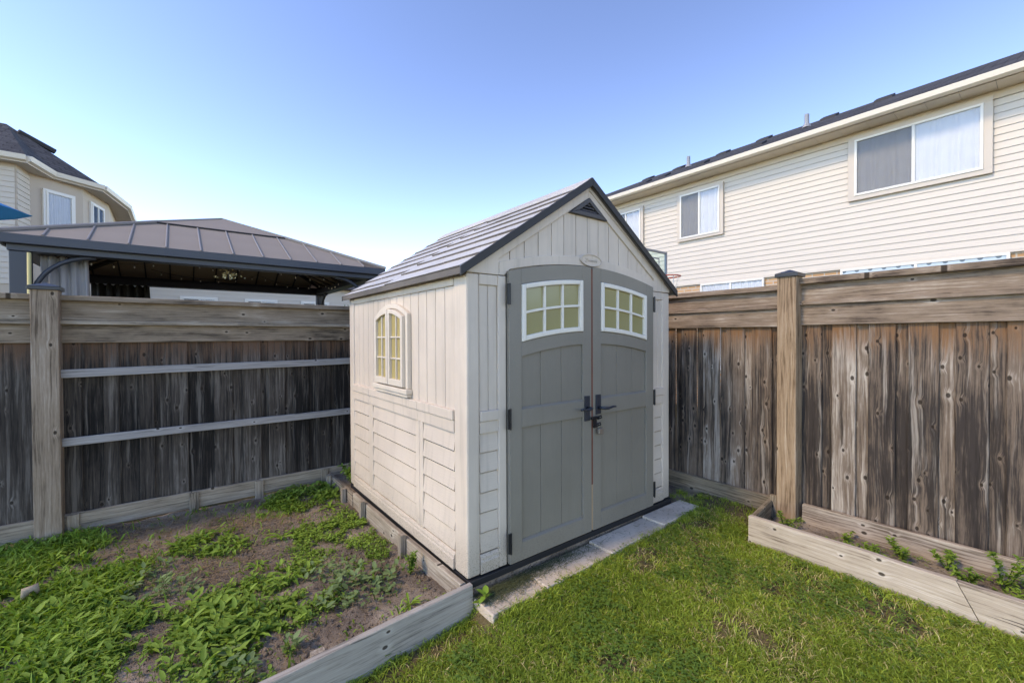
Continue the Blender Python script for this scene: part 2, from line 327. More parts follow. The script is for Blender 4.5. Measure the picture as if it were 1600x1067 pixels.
def m_dots():
    s = NT('frosted_pane_dotted'); uv = s.n('TexCoord').outputs['UV']
    fr = s.n('VectorMath', {'operation': 'FRACTION'}, i0=s.scale(uv, (5.0, 5.0, 0))).outputs[0]
    d = s.n('VectorMath', {'operation': 'DISTANCE'}, i0=fr, i1=(.5, .5, 0)).outputs['Value']
    return s.done(s.mix(s.ramp(d, .14, .2, 1, 0), (.42, .50, .54), (.06, .09, .12)), .2, None, spec=.5)
M['dots'] = m_dots()
M['grass'] = leafmat('lawn_grass_green', (.16, .24, .03), (.50, .59, .09), (.70, .55, .26))
M['clover'] = leafmat('clover_dark_green', (.08, .16, .028), (.21, .32, .06), None)
M['weedg'] = leafmat('weed_grass_bright', (.10, .20, .022), (.28, .44, .06), None)
M['weed'] = leafmat('weed_leaves_green', (.10, .19, .028), (.30, .44, .075), None)
M['pale'] = leafmat('weed_leaves_pale', (.13, .20, .075), (.26, .35, .14), None)
M['straw'] = leafmat('dry_straw', (.26, .165, .08), (.48, .34, .18), None, .15)
M['clip'] = leafmat('grass_clippings_dull', (.05, .065, .03), (.16, .17, .085), None, .2)
M['treeleaf'] = leafmat('tree_leaves', (.05, .11, .02), (.13, .22, .05), None)

def slab(name, pts, th, m, parent=None, uvo=0.0):
    """flat polygon given a thickness, UV in metres along / up the slope"""
    P = [Vector(p) for p in pts]; n = (P[1]-P[0]).cross(P[2]-P[0]).normalized()
    if n.z < 0 or (abs(n.z) < 1e-4 and n.x > 0): n = -n
    e1 = Vector((0, 0, 1)).cross(n); e1 = e1.normalized() if e1.length > 1e-4 else Vector((1, 0, 0)); e2 = n.cross(e1)
    k = len(P); v = P+[p-n*th for p in P]; f = [tuple(range(k)), tuple(range(2*k-1, k-1, -1))]+[(i, (i+1) % k, k+(i+1) % k, k+i) for i in range(k)]
    o = mesh_obj(name, [tuple(x) for x in v], f, m, parent); me = o.data; uv = me.uv_layers.new(name='UVMap'); c = WL[o.name]
    for lp in me.loops:
        w = me.vertices[lp.vertex_index].co+c; uv.data[lp.index].uv = (w.dot(e1)+uvo, w.dot(e2))
    return o
# ================================================================== THE GROUND
def zlawn(x, y):
    x = np.asarray(x, float); y = np.asarray(y, float); z = -.185+.055*x+.016*(fbm(x, y, 2.2, 3)-.5)
    k = np.clip((y+.55)/.33, 0, 1)*np.clip((x+.06)/.12, 0, 1)*np.clip((2.45-x)/.2, 0, 1); return z+(-.105+.023*x-z)*k*k*(3-2*k)
def zsoil(x, y): return -.125-.012*np.asarray(y)+.06*(fbm(x, y, 2.4, 9)-.5)+.03*(fbm(x, y, 13., 21)-.5)+.016*(fbm(x, y, 34., 23)-.5)
def grid(name, x0, x1, y0, y1, st, fz, m):
    xs = np.linspace(x0, x1, int((x1-x0)/st)+2); ys = np.linspace(y0, y1, int((y1-y0)/st)+2); X, Y = np.meshgrid(xs, ys); Z = fz(X, Y)
    nx, ny = len(xs), len(ys); i = (np.arange(ny-1)[:, None]*nx+np.arange(nx-1)[None]).ravel()
    return tag(fast(name, np.stack([X, Y, Z], 2).reshape(-1, 3), np.stack([i, i+1, i+nx+1, i+nx], 1), m, smooth=True), kind='structure')
g = MB().box(-300, 300, -300, 300, -.6, -.36).make('ground', M['lawn']); tag(g, kind='structure')
grid('lawn', -3.2, 2.62, -4.6, -.045, .06, zlawn, M['lawn'])
grid('soil_bed', -4.6, -.045, -.02, 2.8, .022, zsoil, M['soil'])
grid('soil_strip_behind_shed', -.04, 2.62, 2.16, 2.8, .04, lambda x, y: -.07+.03*(fbm(x, y, 4, 5)-.5), M['soil'])
grid('soil_strip_by_fence', 2.10, 2.62, -.045, 2.16, .04, lambda x, y: -.068+.03*(fbm(x, y, 6, 8)-.5), M['soil'])
pad = MB().box(-.012, 2.11, -.012, 2.165, -.35, -.043).make('shed_pad', M['soil']); tag(pad, kind='structure')
# ================================================================== STORAGE SHED
W, D, CX = 2.09, 2.15, 1.045
shed = thing('storage_shed', 'taupe resin storage shed with grey double doors and light grey shingled gable roof', 'shed', (CX, D/2, -.043))
T, LAP = M['taupe'], M['lap']
box('floor_base', M['black'], shed, -.001, W+.008, -.02, D+.003, -.042, -.002, .004)
SL = .66
MB().prism([(.024, .005), (W-.024, .005), (W-.024, 1.8), (CX, 1.8+SL*(CX-.024)), (.024, 1.8)], 1, .024, D-.024).make('wall', T, shed)
def column(xs, ys):
    MB().prism([(xs[0], ys[0]), (xs[1], ys[0]), (xs[1], ys[2]), (xs[2], ys[2]), (xs[2], ys[1]), (xs[0], ys[1])], 2, .005, 1.8).make('corner_column', T, shed, .012)
column((0, .092, .03), (0, .148, .03)); column((W, W-.104, W-.03), (0, .148, .03)); column((0, .11, .03), (D, D-.118, D-.03)); column((W, W-.11, W-.03), (D, D-.118, D-.03))
# --- side walls (the left one shows, the right one is its mirror)
for side in (0, 1):
    X = (lambda a: a) if side == 0 else (lambda a: W-a)
    def sb(name, m, x0, x1, y0, y1, z0, z1, bv=.004): a, b = sorted((X(x0), X(x1))); return box(name, m, shed, a, b, y0, y1, z0, z1, bv)
    sb('wall_frieze', T, 0, .03, .1482, 2.0318, 1.738, 1.8, .006)
    n = 15; w = (2.03-.149)/n
    for i in range(n): sb('wall_plank', T, .011, .0245, .149+i*w+.0032, .149+(i+1)*w-.0032, .979, 1.7375, .003)
    for (a, b) in ((.1495, .644), (.647, 1.6), (1.603, 2.031)):
        sb('belt_rail', T, -.012, .03, a, b, .918, .98, .005); sb('belt_rail', T, -.003, .03, a, b, .842, .9175, .003)
    for (a, b) in ((.572, .625), (.629, .684), (1.533, 1.628)): sb('mullion', T, 0, .03, a, b, .1085, .8418, .003)
    for (a, b) in ((.1495, .5715), (.6845, 1.5325), (1.6285, 2.031)):
        for k in range(6):
            z0 = .109+k*.1221; z1 = z0+.1221
            MB().prism([(X(.0245), z0+.015), (X(.0), z0+.014), (X(.0), z0+.017), (X(.013), z1), (X(.0245), z1-.001)], 1, a, b).make('lap_board', LAP, shed)
    MB().prism([(X(.03), .006), (X(-.010), .006), (X(-.010), .068), (X(-.004), .078), (X(-.004), .09), (X(.008), .108), (X(.03), .108)], 1, .1495, 2.031).make('bottom_ledge', T, shed, .002)
# --- front wall, left and right of the doors
for side in (0, 1):
    X = (lambda a: a) if side == 0 else (lambda a: 2*CX-a)
    def fb(name, m, x0, x1, y0, y1, z0, z1, bv=.003): a, b = sorted((X(x0), X(x1))); return box(name, m, shed, a, b, y0, y1, z0, z1, bv)
    fb('door_jamb', T, .2265, .286, -.006, .03, .006, 1.80, .006)
    fb('wall_frieze', T, .0925, .226, 0, .03, 1.736, 1.8, .005)
    for i in range(2): fb('wall_plank', T, .0945+i*.066+.0015, .0945+(i+1)*.066-.0015, .011, .0245, .979, 1.7355)
    fb('belt_rail', T, .0925, .226, -.010, .03, .918, .98, .005); fb('belt_rail', T, .0925, .226, -.002, .03, .846, .9175)
    for k in range(6):
        z0 = .122+k*.1205; z1 = z0+.1205; a, b = sorted((X(.0945), X(.2255)))
        MB().prism([(.0245, z0+.009), (.003, z0+.009), (.003, z0+.012), (.0125, z1-.0005), (.0245, z1-.001)], 0, a, b).make('lap_board', LAP, shed)
    a, b = sorted((X(.0925), X(.226)))
    MB().prism([(.03, .006), (-.004, .006), (-.008, .076), (-.002, .088), (-.002, .102), (.008, .12), (.03, .12)], 0, a, b).make('bottom_ledge', T, shed, .002)
    # gable: rake board, moulding
    zo = lambda x: 1.838+.647*x
    MB().prism([(X(0), 1.803), (X(0), zo(0)), (X(CX), zo(CX)), (X(CX), zo(CX)-.086), (X(.2335), zo(.2335)-.086), (X(.2335), 1.803)], 1, -.004, .03).make('rake_board', T, shed, .004)
    MB().prism([(X(-.02), zo(-.02)-.012), (X(-.02), zo(-.02)+.02), (X(CX), zo(CX)+.02), (X(CX), zo(CX)-.03)], 1, -.012, -.0045).make('rake_moulding', T, shed, .002)
A = lambda c, x: c-.093*((x-CX)/.756)**2          # the doors' arch
xs = np.linspace(.234, 2*CX-.234, 41)
MB().strip([(x, max(1.8035, A(1.931, x) if .283 < x < 2*CX-.283 else 1.8035)) for x in xs], [(x, 1.995-.112*((x-CX)/.817)**2) for x in xs], 1, -.008, .03).make('door_header', T, shed, .004)
xg = [.2345]+[.328+.1195*i for i in range(13)]+[2*CX-.2345]
for a, b in zip(xg[:-1], xg[1:]):
    a += .003; b -= .003; q = sorted({a, b, *([CX] if a < CX < b else [])})
    top = [(x, 1.838+.647*min(x, 2*CX-x)-.084) for x in q]; bot = [(x, 1.985-.112*((x-CX)/.817)**2) for x in q]
    if all(t[1] <= u[1] for t, u in zip(top, bot)): continue
    MB().strip(bot, [(x, max(z, bz+.001)) for (x, z), (_, bz) in zip(top, bot)], 1, .010, .0245).make('gable_plank', T, shed, .002)
# gable vent with louvres
vz0, vz1, vw = 2.292, 2.43, .2
vt = MB(); ins = .05
vt.prism([(CX-vw, vz0), (CX+vw, vz0), (CX+.105, vz0+.032), (CX-.105, vz0+.032)], 1, -.016, .022)
vt.prism([(CX-vw, vz0), (CX-.105, vz0+.032), (CX, vz1-.036), (CX, vz1)], 1, -.016, .022); vt.prism([(CX+vw, vz0), (CX, vz1), (CX, vz1-.036), (CX+.105, vz0+.032)], 1, -.016, .022)
vent = vt.make('gable_vent', M['ventd'], shed, .003)
box('vent_backing', M['black'], vent, CX-.1, CX+.1, .004, .012, vz0+.03, vz1-.05, 0)
for k in range(3):
    z = vz0+.036+k*.022; hw = .09-(z-vz0-.032)*1.4
    MB().prism([(-.012, z), (-.002, z+.016), (.002, z+.016), (-.008, z)], 0, CX-hw, CX+hw).make('louvre', M['ventd'], vent)
# oval emblem with embossed script
em = MB(); N = 40
ov = lambda k, s=1.0: (CX+.012+.118*s*math.cos(2*math.pi*k/N), 1.977+.044*s*math.sin(2*math.pi*k/N))
em.prism([ov(k) for k in range(N)], 1, -.016, 0)
emblem = em.make('emblem', T, shed, .003)
MB().tube([(ov(k, .93)[0], -.017, ov(k, .93)[1]) for k in range(N+1)], .005, 6).make('emblem_rim', T, emblem, 0, True)
sq = [(-.066, -.010), (-.05, -.016), (-.046, -.002), (-.062, .010), (-.045, .016), (-.034, .0), (-.028, -.010), (-.018, .004), (-.014, -.01), (-.004, .004), (.002, -.010), (.012, .005), (.018, -.008), (.028, .004), (.032, -.01), (.042, .006), (.05, -.008), (.054, .014), (.058, -.010), (.07, .0)]
MB().tube([(CX+.012+a, -.017, 1.977+b) for a, b in sq], .0028, 5).make('emblem_script', T, emblem, 0, True)
# --- the two doors
for side in (0, 1):
    X = (lambda a: a) if side == 0 else (lambda a: 2*CX-a)
    x0, x1, pa, pb = .289, 1.037, .386, .948
    def P(poly): return [(X(a), b) for a, b in poly]
    def arc(c, a, b, n=9): return [(a+(b-a)*i/(n-1), A(c, a+(b-a)*i/(n-1))) for i in range(n)]
    fr = MB(); y0, y1 = -.034, -.0075
    fr.strip(P([(a, .012) for a, _ in arc(0, x0, pa, 4)]), P(arc(1.924, x0, pa, 4)), 1, y0, y1)
    fr.strip(P([(a, .012) for a, _ in arc(0, pb, x1, 4)]), P(arc(1.924, pb, x1, 4)), 1, y0, y1)
    for lo, hi in ((arc(1.826, pa, pb), arc(1.924, pa, pb)), (arc(1.370, pa, pb), arc(1.460, pa, pb))): fr.strip(P(lo), P(hi), 1, y0, y1)
    a, b = sorted((X(pa), X(pb)))
    for (z0, z1) in ((.852, .968), (.012, .126)):
        fr.box(a, b, y0, y1, z0, z1); fr.prism([(y0, z1), (y1-.009, z1), (y1-.009, z1+.012)], 0, a+.001, b-.001)
    door = fr.make('door', M['doorframe'], shed, .0025)
    a, b = sorted((X(x0+.004), X(x1-.004))); box('door_back', M['doorg'], door, a, b, -.007, .018, .016, 1.8, 0)
    gx = [pa, .557, .748, pb]
    for i in range(3):
        a, b = gx[i]+.0015, gx[i+1]-.0015
        MB().strip(P([(t, .979) for t, _ in arc(0, a, b, 5)]), P(arc(1.3695, a, b, 5)), 1, -.018, -.0065).make('door_plank', M['doorg'], door, .0022)
        MB().strip(P([(a, .137), (b, .137)]), P([(a, .8515), (b, .8515)]), 1, -.018, -.0065).make('door_plank', M['doorg'], door, .0022)
    # window: cream frame, two rows of three panes
    wf = MB(); wa, wb, fw = pa+.002, pb-.002, .032; lo, hi = 1.4625, 1.8235; y0, y1 = -.045, -.008
    wf.strip(P(arc(lo, wa, wa+fw, 4)), P(arc(hi, wa, wa+fw, 4)), 1, y0, y1); wf.strip(P(arc(lo, wb-fw, wb, 4)), P(arc(hi, wb-fw, wb, 4)), 1, y0, y1)
    wf.strip(P(arc(lo, wa+fw, wb-fw)), P(arc(lo+fw, wa+fw, wb-fw)), 1, y0, y1); wf.strip(P(arc(hi-fw, wa+fw, wb-fw)), P(arc(hi, wa+fw, wb-fw)), 1, y0, y1)
    win = wf.make('window_frame', M['trimw'], door, .006)
    mu = MB(); cw = (wb-wa-2*fw)/3; i0, i1 = lo+fw, hi-fw; mid = (i0+i1)/2; mh = .008
    mu.strip(P(arc(mid-mh, wa+fw, wb-fw)), P(arc(mid+mh, wa+fw, wb-fw)), 1, -.038, -.012)
    for k in (1, 2):
        c = wa+fw+k*cw
        for (z0, z1) in ((i0, mid-mh), (mid+mh, i1)): mu.strip(P(arc(z0, c-mh, c+mh, 3)), P(arc(z1, c-mh, c+mh, 3)), 1, -.038, -.012)
    mu.make('muntins', M['trimw'], door, .002)
    for k in range(3):
        for (z0, z1) in ((i0, mid), (mid, i1)):
            a, b = wa+fw+k*cw, wa+fw+(k+1)*cw
            MB().strip(P(arc(z0, a+.001, b-.001, 4)), P(arc(z1-.001, a+.001, b-.001, 4)), 1, -.022, -.014).make('window_pane', M['pane'], door)
    for z in (.085, .855, 1.625):
        a, b = sorted((X(.271), X(.292))); box('hinge', M['hasp'], door, a, b, -.044, -.0345, z, z+.125, .002)
        MB().tube([(X(.2875), -.045, z-.003), (X(.2875), -.045, z+.128)], .006, 8).make('hinge_pin', M['hasp'], door)
    # handle: plate and lever
    hx = X(.985); dr = -1 if side == 0 else 1; z1, z0 = (1.0, .82) if side == 0 else (1.0, .855)
    hp = box('handle_plate', M['handle'], door, hx-.027, hx+.027, -.043, -.0345, z0, z1, .003)
    zc = .915 if side == 0 else .905
    MB().tube([(hx, -.04, zc), (hx, -.085, zc), (hx+dr*.015, -.09, zc-.002), (hx+dr*.06, -.088, zc-.006), (hx+dr*.10, -.092, zc+.002), (hx+dr*.125, -.1, zc+.003)], [.012, .010, .011, .009, .008, .007], 8).make('handle_lever', M['handle'], door, 0, True)
# red-brown strip in the gap, hasp
box('gap_strip', M['rust'], shed, CX-.0074, CX+.0074, -.0332, -.004, .35, 1.91, 0)
MB().box(CX-.0072, CX+.0072, -.0325, -.004, .02, .3495).make('gap_strip', flat('gap_strip_pale', (.40, .27, .17), .7, 0, .2, .3), shed)
hs = MB().box(CX-.03, CX+.055, -.056, -.0455, .826, .846).box(CX-.006, CX+.02, -.06, -.0465, .765, .825)
hs.tube([(CX+.02, -.055, .84), (CX+.055, -.07, .85), (CX+.062, -.07, .835), (CX+.03, -.058, .825)], .006, 6).tube([(CX+.012, -.055, .79), (CX+.045, -.07, .80), (CX+.052, -.07, .785), (CX+.02, -.058, .775)], .006, 6)
hs.make('hasp', M['hasp'], shed, .002)
pl = thing('padlock', 'small steel padlock hanging from the black hasp on the shed doors', 'padlock', (CX+.055, -.062, .715))
MB().prism([(CX+.03, .715), (CX+.075, .715), (CX+.08, .725), (CX+.08, .755), (CX+.03, .755)], 1, -.072, -.050).make('body', M['steel'], pl, .004)
MB().tube([(CX+.040, -.061, .75), (CX+.038, -.061, .775), (CX+.045, -.061, .79), (CX+.06, -.061, .79), (CX+.068, -.061, .775), (CX+.068, -.061, .75)], .004, 6).make('shackle', M['steel'], pl, 0, True)
# --- side window with two casements
B = lambda c, y, h=.31, r=.085: c-r*((y-1.085)/h)**2
def arcy(c, a, b, n=9): return [(a+(b-a)*i/(n-1), B(c, a+(b-a)*i/(n-1))) for i in range(n)]
sw = MB(); x0, x1 = -.022, .0105
sw.strip([(y, 1.05) for y, _ in arcy(0, .768, .805, 4)], arcy(1.685, .768, .805, 4), 0, x0, x1); sw.strip([(y, 1.05) for y, _ in arcy(0, 1.365, 1.402, 4)], arcy(1.685, 1.365, 1.402, 4), 0, x0, x1)
sw.strip(arcy(1.648, .805, 1.365, 15), arcy(1.685, .805, 1.365, 15), 0, x0, x1)
M['swin'] = plastic('side_window_taupe', (.67, .57, .465), .45, (50, 50, 50))
swin = sw.make('side_window', M['swin'], shed, .005)
box('sill', M['swin'], swin, -.042, .0105, .752, 1.418, 1.012, 1.049, .006); box('apron', M['swin'], swin, -.03, .0105, .765, 1.405, .988, 1.0115, .004)
box('window_backing', M['swin'], swin, -.002, .0105, .806, 1.364, 1.0495, 1.585, 0)
for (a, b, s) in ((1.09, 1.362, 1), (.808, 1.08, -1)):
    cs = MB(); fw = .034; x0, x1 = -.046, -.012; lo = 1.06; lb = .05
    cs.strip([(y, lo) for y, _ in arcy(0, a, a+fw, 4)], arcy(1.643, a, a+fw, 4), 0, x0, x1); cs.strip([(y, lo) for y, _ in arcy(0, b-fw, b, 4)], arcy(1.643, b-fw, b, 4), 0, x0, x1)
    cs.strip(arcy(1.643-fw, a+fw, b-fw), arcy(1.643, a+fw, b-fw), 0, x0, x1); cs.box(x0, x1, a+fw, b-fw, lo, lo+lb)
    c = (a+b)/2; cs.box(-.036, -.02, c-.006, c+.006, lo+lb, 1.588 if s > 0 else 1.588)
    for z in (1.265, 1.425): cs.box(-.036, -.02, a+fw, c-.006, z-.006, z+.006).box(-.036, -.02, c+.006, b-fw, z-.006, z+.006)
    cs.make('casement', M['swin'], swin, .003)
    zz = [lo+lb, 1.265, 1.425]
    for k, (p, q) in enumerate(((a+fw, c), (c, b-fw))):
        for j in range(3):
            top = [(y, 1.424 if j == 1 else 1.264) for y, _ in arcy(0, p, q, 4)] if j < 2 else arcy(1.643-fw-.001, p, q, 4)
            MB().strip([(y, zz[j]) for y, _ in top], top, 0, -.024, -.014).make('window_pane', M['paneside'], swin)
# --- roof: lapped courses on both slopes, in a front and a back panel
zr = lambda x: 1.812+SL*(x+.05); nx_, nz_ = -SL/math.hypot(1, SL), 1/math.hypot(1, SL)
for side in (0, 1):
    X = (lambda a: a) if side == 0 else (lambda a: 2*CX-a)
    for (ya, yb, ofs, lift) in ((-.03, 1.093, .0, .006), (1.0935, 2.178, -.055, 0)):
        MB().prism([(X(-.04), zr(-.04)-.022), (X(-.04), zr(-.04)), (X(CX), zr(CX)), (X(CX), zr(CX)-.022)], 1, ya+.004, yb-.001).make('roof_deck', M['roofedge'], shed)
        st = (CX+.05)/8
        for i in range(9):
            xa = -.05+i*st+ofs*(1 if i else 0); xb = -.05+(i+1)*st+ofs+.012
            if i == 8 and ofs == 0: continue
            xb = min(xb, CX); mb = MB(); y = ya
            while y < yb-.02:
                w = min(random.uniform(.16, .34), yb-y); w = yb-y if yb-y-w < .08 else w; j = random.uniform(-.002, .002); h = lift+random.uniform(-.001, .001); xj = max(xa+j, -.05)
                pt = lambda x, k: (X(x+nx_*k), zr(x)+nz_*k)
                mb.prism([pt(xj, .001+h), pt(xj, .017+h), pt(xb, .004+h), pt(xb, .001+h)], 1, y+.0006, y+w-.0006); y += w
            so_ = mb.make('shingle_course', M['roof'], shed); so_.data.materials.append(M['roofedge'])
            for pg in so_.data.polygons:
                if pg.normal.z < .3 and pg.normal.x*(1 if side else -1) > .4: pg.material_index = 1  # butt faces in edge brown-grey, with recess shade and dirt painted into the colour
    MB().prism([(X(-.056), zr(-.05)-.028), (X(-.056), zr(-.05)+.014), (X(-.0515), zr(-.05)+.016), (X(-.0405), zr(-.05)-.028)], 1, -.028, 2.176).make('eave_trim', M['roofedge'], shed, .003)
    MB().prism([(X(-.062), zr(-.062)-.034), (X(-.062), zr(-.062)+.022), (X(CX), zr(CX)+.034), (X(CX), zr(CX)-.026)], 1, -.046, -.0305).make('rake_trim', M['rake'], shed, .004)
    MB().prism([(X(-.06), zr(-.06)-.03), (X(-.06), zr(-.06)+.012), (X(CX), zr(CX)+.012), (X(CX), zr(CX)-.03)], 1, 2.1785, 2.19).make('rake_trim', M['rake'], shed, .004)
MB().prism([(CX-.075, zr(CX-.075)+.026), (CX, zr(CX)+.038), (CX+.075, zr(CX-.075)+.026), (CX+.075, zr(CX-.075)+.018), (CX, zr(CX)+.026), (CX-.075, zr(CX-.075)+.018)], 1, -.0295, 2.176).make('ridge_cap', M['roof'], shed)
# ================================================================== PAVERS IN FRONT OF THE SHED
for i, (a, b, ya, yb) in enumerate(((.012, .40, -.235, -.245), (.404, 1.0, -.25, -.24), (1.005, 1.64, -.245, -.24), (1.645, 2.2, -.235, -.215))):
    za = -.085+.017*i; b_ = bmesh.new(); n = 10
    top = [(a+(b-a)*k/n, ya+(yb-ya)*k/n+random.uniform(-.006, .006)) for k in range(n+1)]
    poly = top+[(b, -.033), (a, -.033)]
    o = MB().prism(poly, 2, za-.07, za).make('concrete_paver', M['concrete'], None, .006); b_.free()
    tag(o, ('worn concrete paver at the shed corner, strewn with grass clippings', 'concrete paver under the left-hand grey door', 'concrete paver under the right-hand grey door', 'concrete paver at the far shed corner beside the bare soil strip')[i], 'paver', 'pavers along the shed front')
# ================================================================== FENCES
def fence_caps(parent, x, y, z, w, m):
    h = w/2+.014
    c = MB().box(x-h, x+h, y-h, y+h, z-.028, z).make('post_cap', m, parent, .003)
    v = [(x-h, y-h, z+.0005), (x+h, y-h, z+.0005), (x+h, y+h, z+.0005), (x-h, y+h, z+.0005), (x, y, z+.034)]
    mesh_obj('cap_pyramid', v, [(0, 1, 4), (1, 2, 4), (2, 3, 4), (3, 0, 4), (3, 2, 1, 0)], m, c)
YF, XF = 2.8, 2.6
fl = thing('wooden_fence', 'charcoal weathered board fence with two pale horizontal battens behind the soil bed', 'fence', (-1.0, YF, -.13))
def vboards(parent, m, edges, along, face, z0, z1, outv):
    """vertical boards between edges measured along the fence"""
    for i, (a, b) in enumerate(zip(edges[:-1], edges[1:])):
        proud = random.uniform(-.002, .002) if i % 2 else random.uniform(.015, .022); w = abs(b-a)+(.012 if not i % 2 else -.002); c = (a+b)/2; f = face+outv*(.009-proud)
        if along == 'X': o, yd = (c, f, z0), (1, 0, 0)
        else: o, yd = (f, c, z0), (0, -1, 0)
        board('fence_board', m, parent, o, (0, 0, 1), yd, z1-z0, w, .016, .0018)
ex = [hit(px, 640, 1, YF)[0] for px in (96.7, 127, 164, 185.5, 219, 240, 270, 293, 335.7, 362.7, 381, 406.6, 421, 444.4, 459, 481.5, 495.3, 516, 526, 546)]
x = ex[-1]
while x < 2.55: x += random.uniform(.09, .15); ex.append(min(x, 2.6))
vboards(fl, M['fenceL'], ex, 'X', YF+.004, -.03, 1.40, 1)
ex2 = [-2.195]
while ex2[-1] > -4.5: ex2.append(ex2[-1]-random.uniform(.1, .17))
vboards(fl, M['fenceL'], ex2, 'X', YF+.004, -.03, 1.40, 1)
for (a, b) in ((-2.07, 2.58), (-4.5, -2.18)):
    L = b-a
    board('top_plank', M['railL'], fl, (a, YF-.012, 1.652), (1, 0, 0), (0, 0, 1), L, .165, .03)
    board('lower_plank', M['railL'], fl, (a, YF-.022, 1.466), (1, 0, 0), (0, 0, 1), L, .15, .034)
    board('ledge_rail', M['edging'], fl, (a, YF-.042, 1.553), (1, 0, 0), (0, 1, 0), L, .075, .032)
    board('cap_rail', M['railL'], fl, (a, YF-.02, 1.748), (1, 0, 0), (0, 1, 0), L, .12, .042)
for (za, zb) in ((1.146, 1.166), (.604, .612)):
    board('batten', M['batten'], fl, (-2.135, YF-.075, za), (2.6, 0, zb-za), (0, 0, 1), 2.62, .066, .022)
PX = -2.125
board('post', M['postL'], fl, (PX, YF-.075, -.2), (0, 0, 1), (1, 0, 0), 2.0, .15, .14, .0012, segs=10)
fence_caps(fl, PX, YF-.075, 1.826, .15, M['capm'])
kx = [-4.4, -2.02, -1.24, -.70, 2.55]
for a, b in zip(kx[:-1], kx[1:]): board('kickboard', M['edging'], fl, (a+.002, YF-.03, -.055), (1, 0, 0), (0, 0, 1), b-a-.004, .15, .03)
for c in (-2.0, -1.22, -.70, -.09): board('cleat', M['edging'], fl, (c, YF-.057, -.17), (0, 0, 1), (1, 0, 0), .185, .07, .022)
fr_ = thing('wooden_fence', 'brown and silver weathered board fence with knotty planks behind the raised bed', 'fence', (XF, -1.0, -.1))
ey = [hit(px, 640, 0, XF)[1] for px in (1045, 1055.5, 1067, 1088.5, 1100.6, 1125, 1137, 1163, 1176.5, 1205.5, 1217)]
y = ey[0]; pre = []
while y < 2.7: y += random.uniform(.1, .15); pre.append(min(y, 2.78))
vboards(fr_, M['fenceR'], pre[::-1]+ey, 'Y', XF+.004, .0, 1.52, 1)
ey2 = [hit(px, 640, 0, XF)[1] for px in (1248, 1283, 1302, 1336, 1359, 1398, 1421, 1465, 1495, 1543, 1576, 1608)]
while ey2[-1] > -3.6: ey2.append(ey2[-1]-random.uniform(.1, .15))
vboards(fr_, M['fenceR'], ey2, 'Y', XF+.004, .0, 1.52, 1)
for (a, b, dz) in ((2.75, -.74, -.035), (-.84, -3.6, .0)):
    L = a-b
    board('top_plank', M['railR'], fr_, (XF-.012, a, 1.752+dz), (0, -1, 0), (0, 0, 1), L, .155, .03)
    board('lower_plank', M['railR'], fr_, (XF-.024, a, 1.585+dz*.2), (0, -1, 0), (0, 0, 1), L, .16, .034)
    board('ledge_rail', M['railR'], fr_, (XF-.03, a, 1.678+dz*.6), (0, -1, 0), (1, 0, 0), L, .07, .034)
    board('cap_rail', M['railR'], fr_, (XF-.01, a, 1.848+dz), (0, -1, 0), (1, 0, 0), L, .13, .044)
board('post', M['postR'], fr_, (XF-.07, -.79, -.2), (0, 0, 1), (0, -1, 0), 2.09, .135, .135, .0012, segs=10)
fence_caps(fr_, XF-.07, -.79, 1.915, .135, M['capm'])
board('kickboard', M['kick'], fr_, (XF-.035, 2.7, .008), (0, -1, 0), (0, 0, 1), 3.405, .16, .034)
# ================================================================== BED EDGING, RAISED BED
eb = thing('garden_bed_edging', 'weathered plank edging with short stakes round the weedy soil bed', 'bed edging', (-.5, 0, -.2))
board('front_plank', M['edgegrey'], eb, (.004, -.034, -.115), (-1, -.02, -.03), (0, 0, 1), 2.9, .232, .038, .003, segs=12)
board('side_plank', M['edging'], eb, (-.036, -.008, -.105), (0, 1, -.012), (0, 0, 1), 1.92, .215, .036, .002)
board('side_plank', M['edging'], eb, (-.042, 1.915, -.128), (0, 1, -.01), (0, 0, 1), .80, .2, .034, .002)
for (yy, zt) in ((.755, .025), (1.585, .012), (2.1, -.02), (2.6, -.02)): board('stake', M['edging'], eb, (-.08 if yy < 1.9 else -.085, yy, -.30), (0, 0, 1), (0, -1, 0), zt+.30, .05, .042, .001)
board('stake', M['edging'], eb, (-.035, .012+.02, -.3), (0, 0, 1), (0, -1, 0), .26, .035, .03, .001).location.x -= .04
board('stake', M['edging'], eb, (-.82, .012, -.3), (0, 0, 1), (1, 0, 0), .255, .06, .035, .001)
rb = thing('raised_bed', 'pale weathered raised planter bed of long planks against the brown fence', 'planter', (2.2, -1.8, -.1))
board('front_plank', M['bedR'], rb, (1.95, -.735, .022), (0, -1, -.008), (0, 0, 1), 1.10, .205, .042, .003, cut=-.1, segs=8)
board('front_plank', M['bedR'], rb, (1.95, -1.841, .0135), (0, -1, -.008), (0, 0, 1), 2.2, .203, .042, .003, segs=8, cut0=-.1)
jd = Vector((2.52-1.975, .085, -.02)); board('end_plank', M['kick'], rb, (1.975, -.745, .015), jd, (0, 0, 1), jd.length, .19, .036, .002)
board('back_plank', M['bedR'], rb, (2.535, -.885, .022), (0, -1, -.004), (0, 0, 1), 2.75, .18, .04, .003, segs=9)
board('stake', M['kick'], rb, (2.49, -.705, -.2), (0, 0, 1), (0, -1, 0), .33, .075, .035, .001)
grid('raised_bed_soil', 1.975, 2.51, -3.2, -.72, .03, lambda x, y: -.035+.03*(fbm(x, y, 6, 31)-.5)-.02*(np.asarray(y)+.7)*.4, M['soil'])
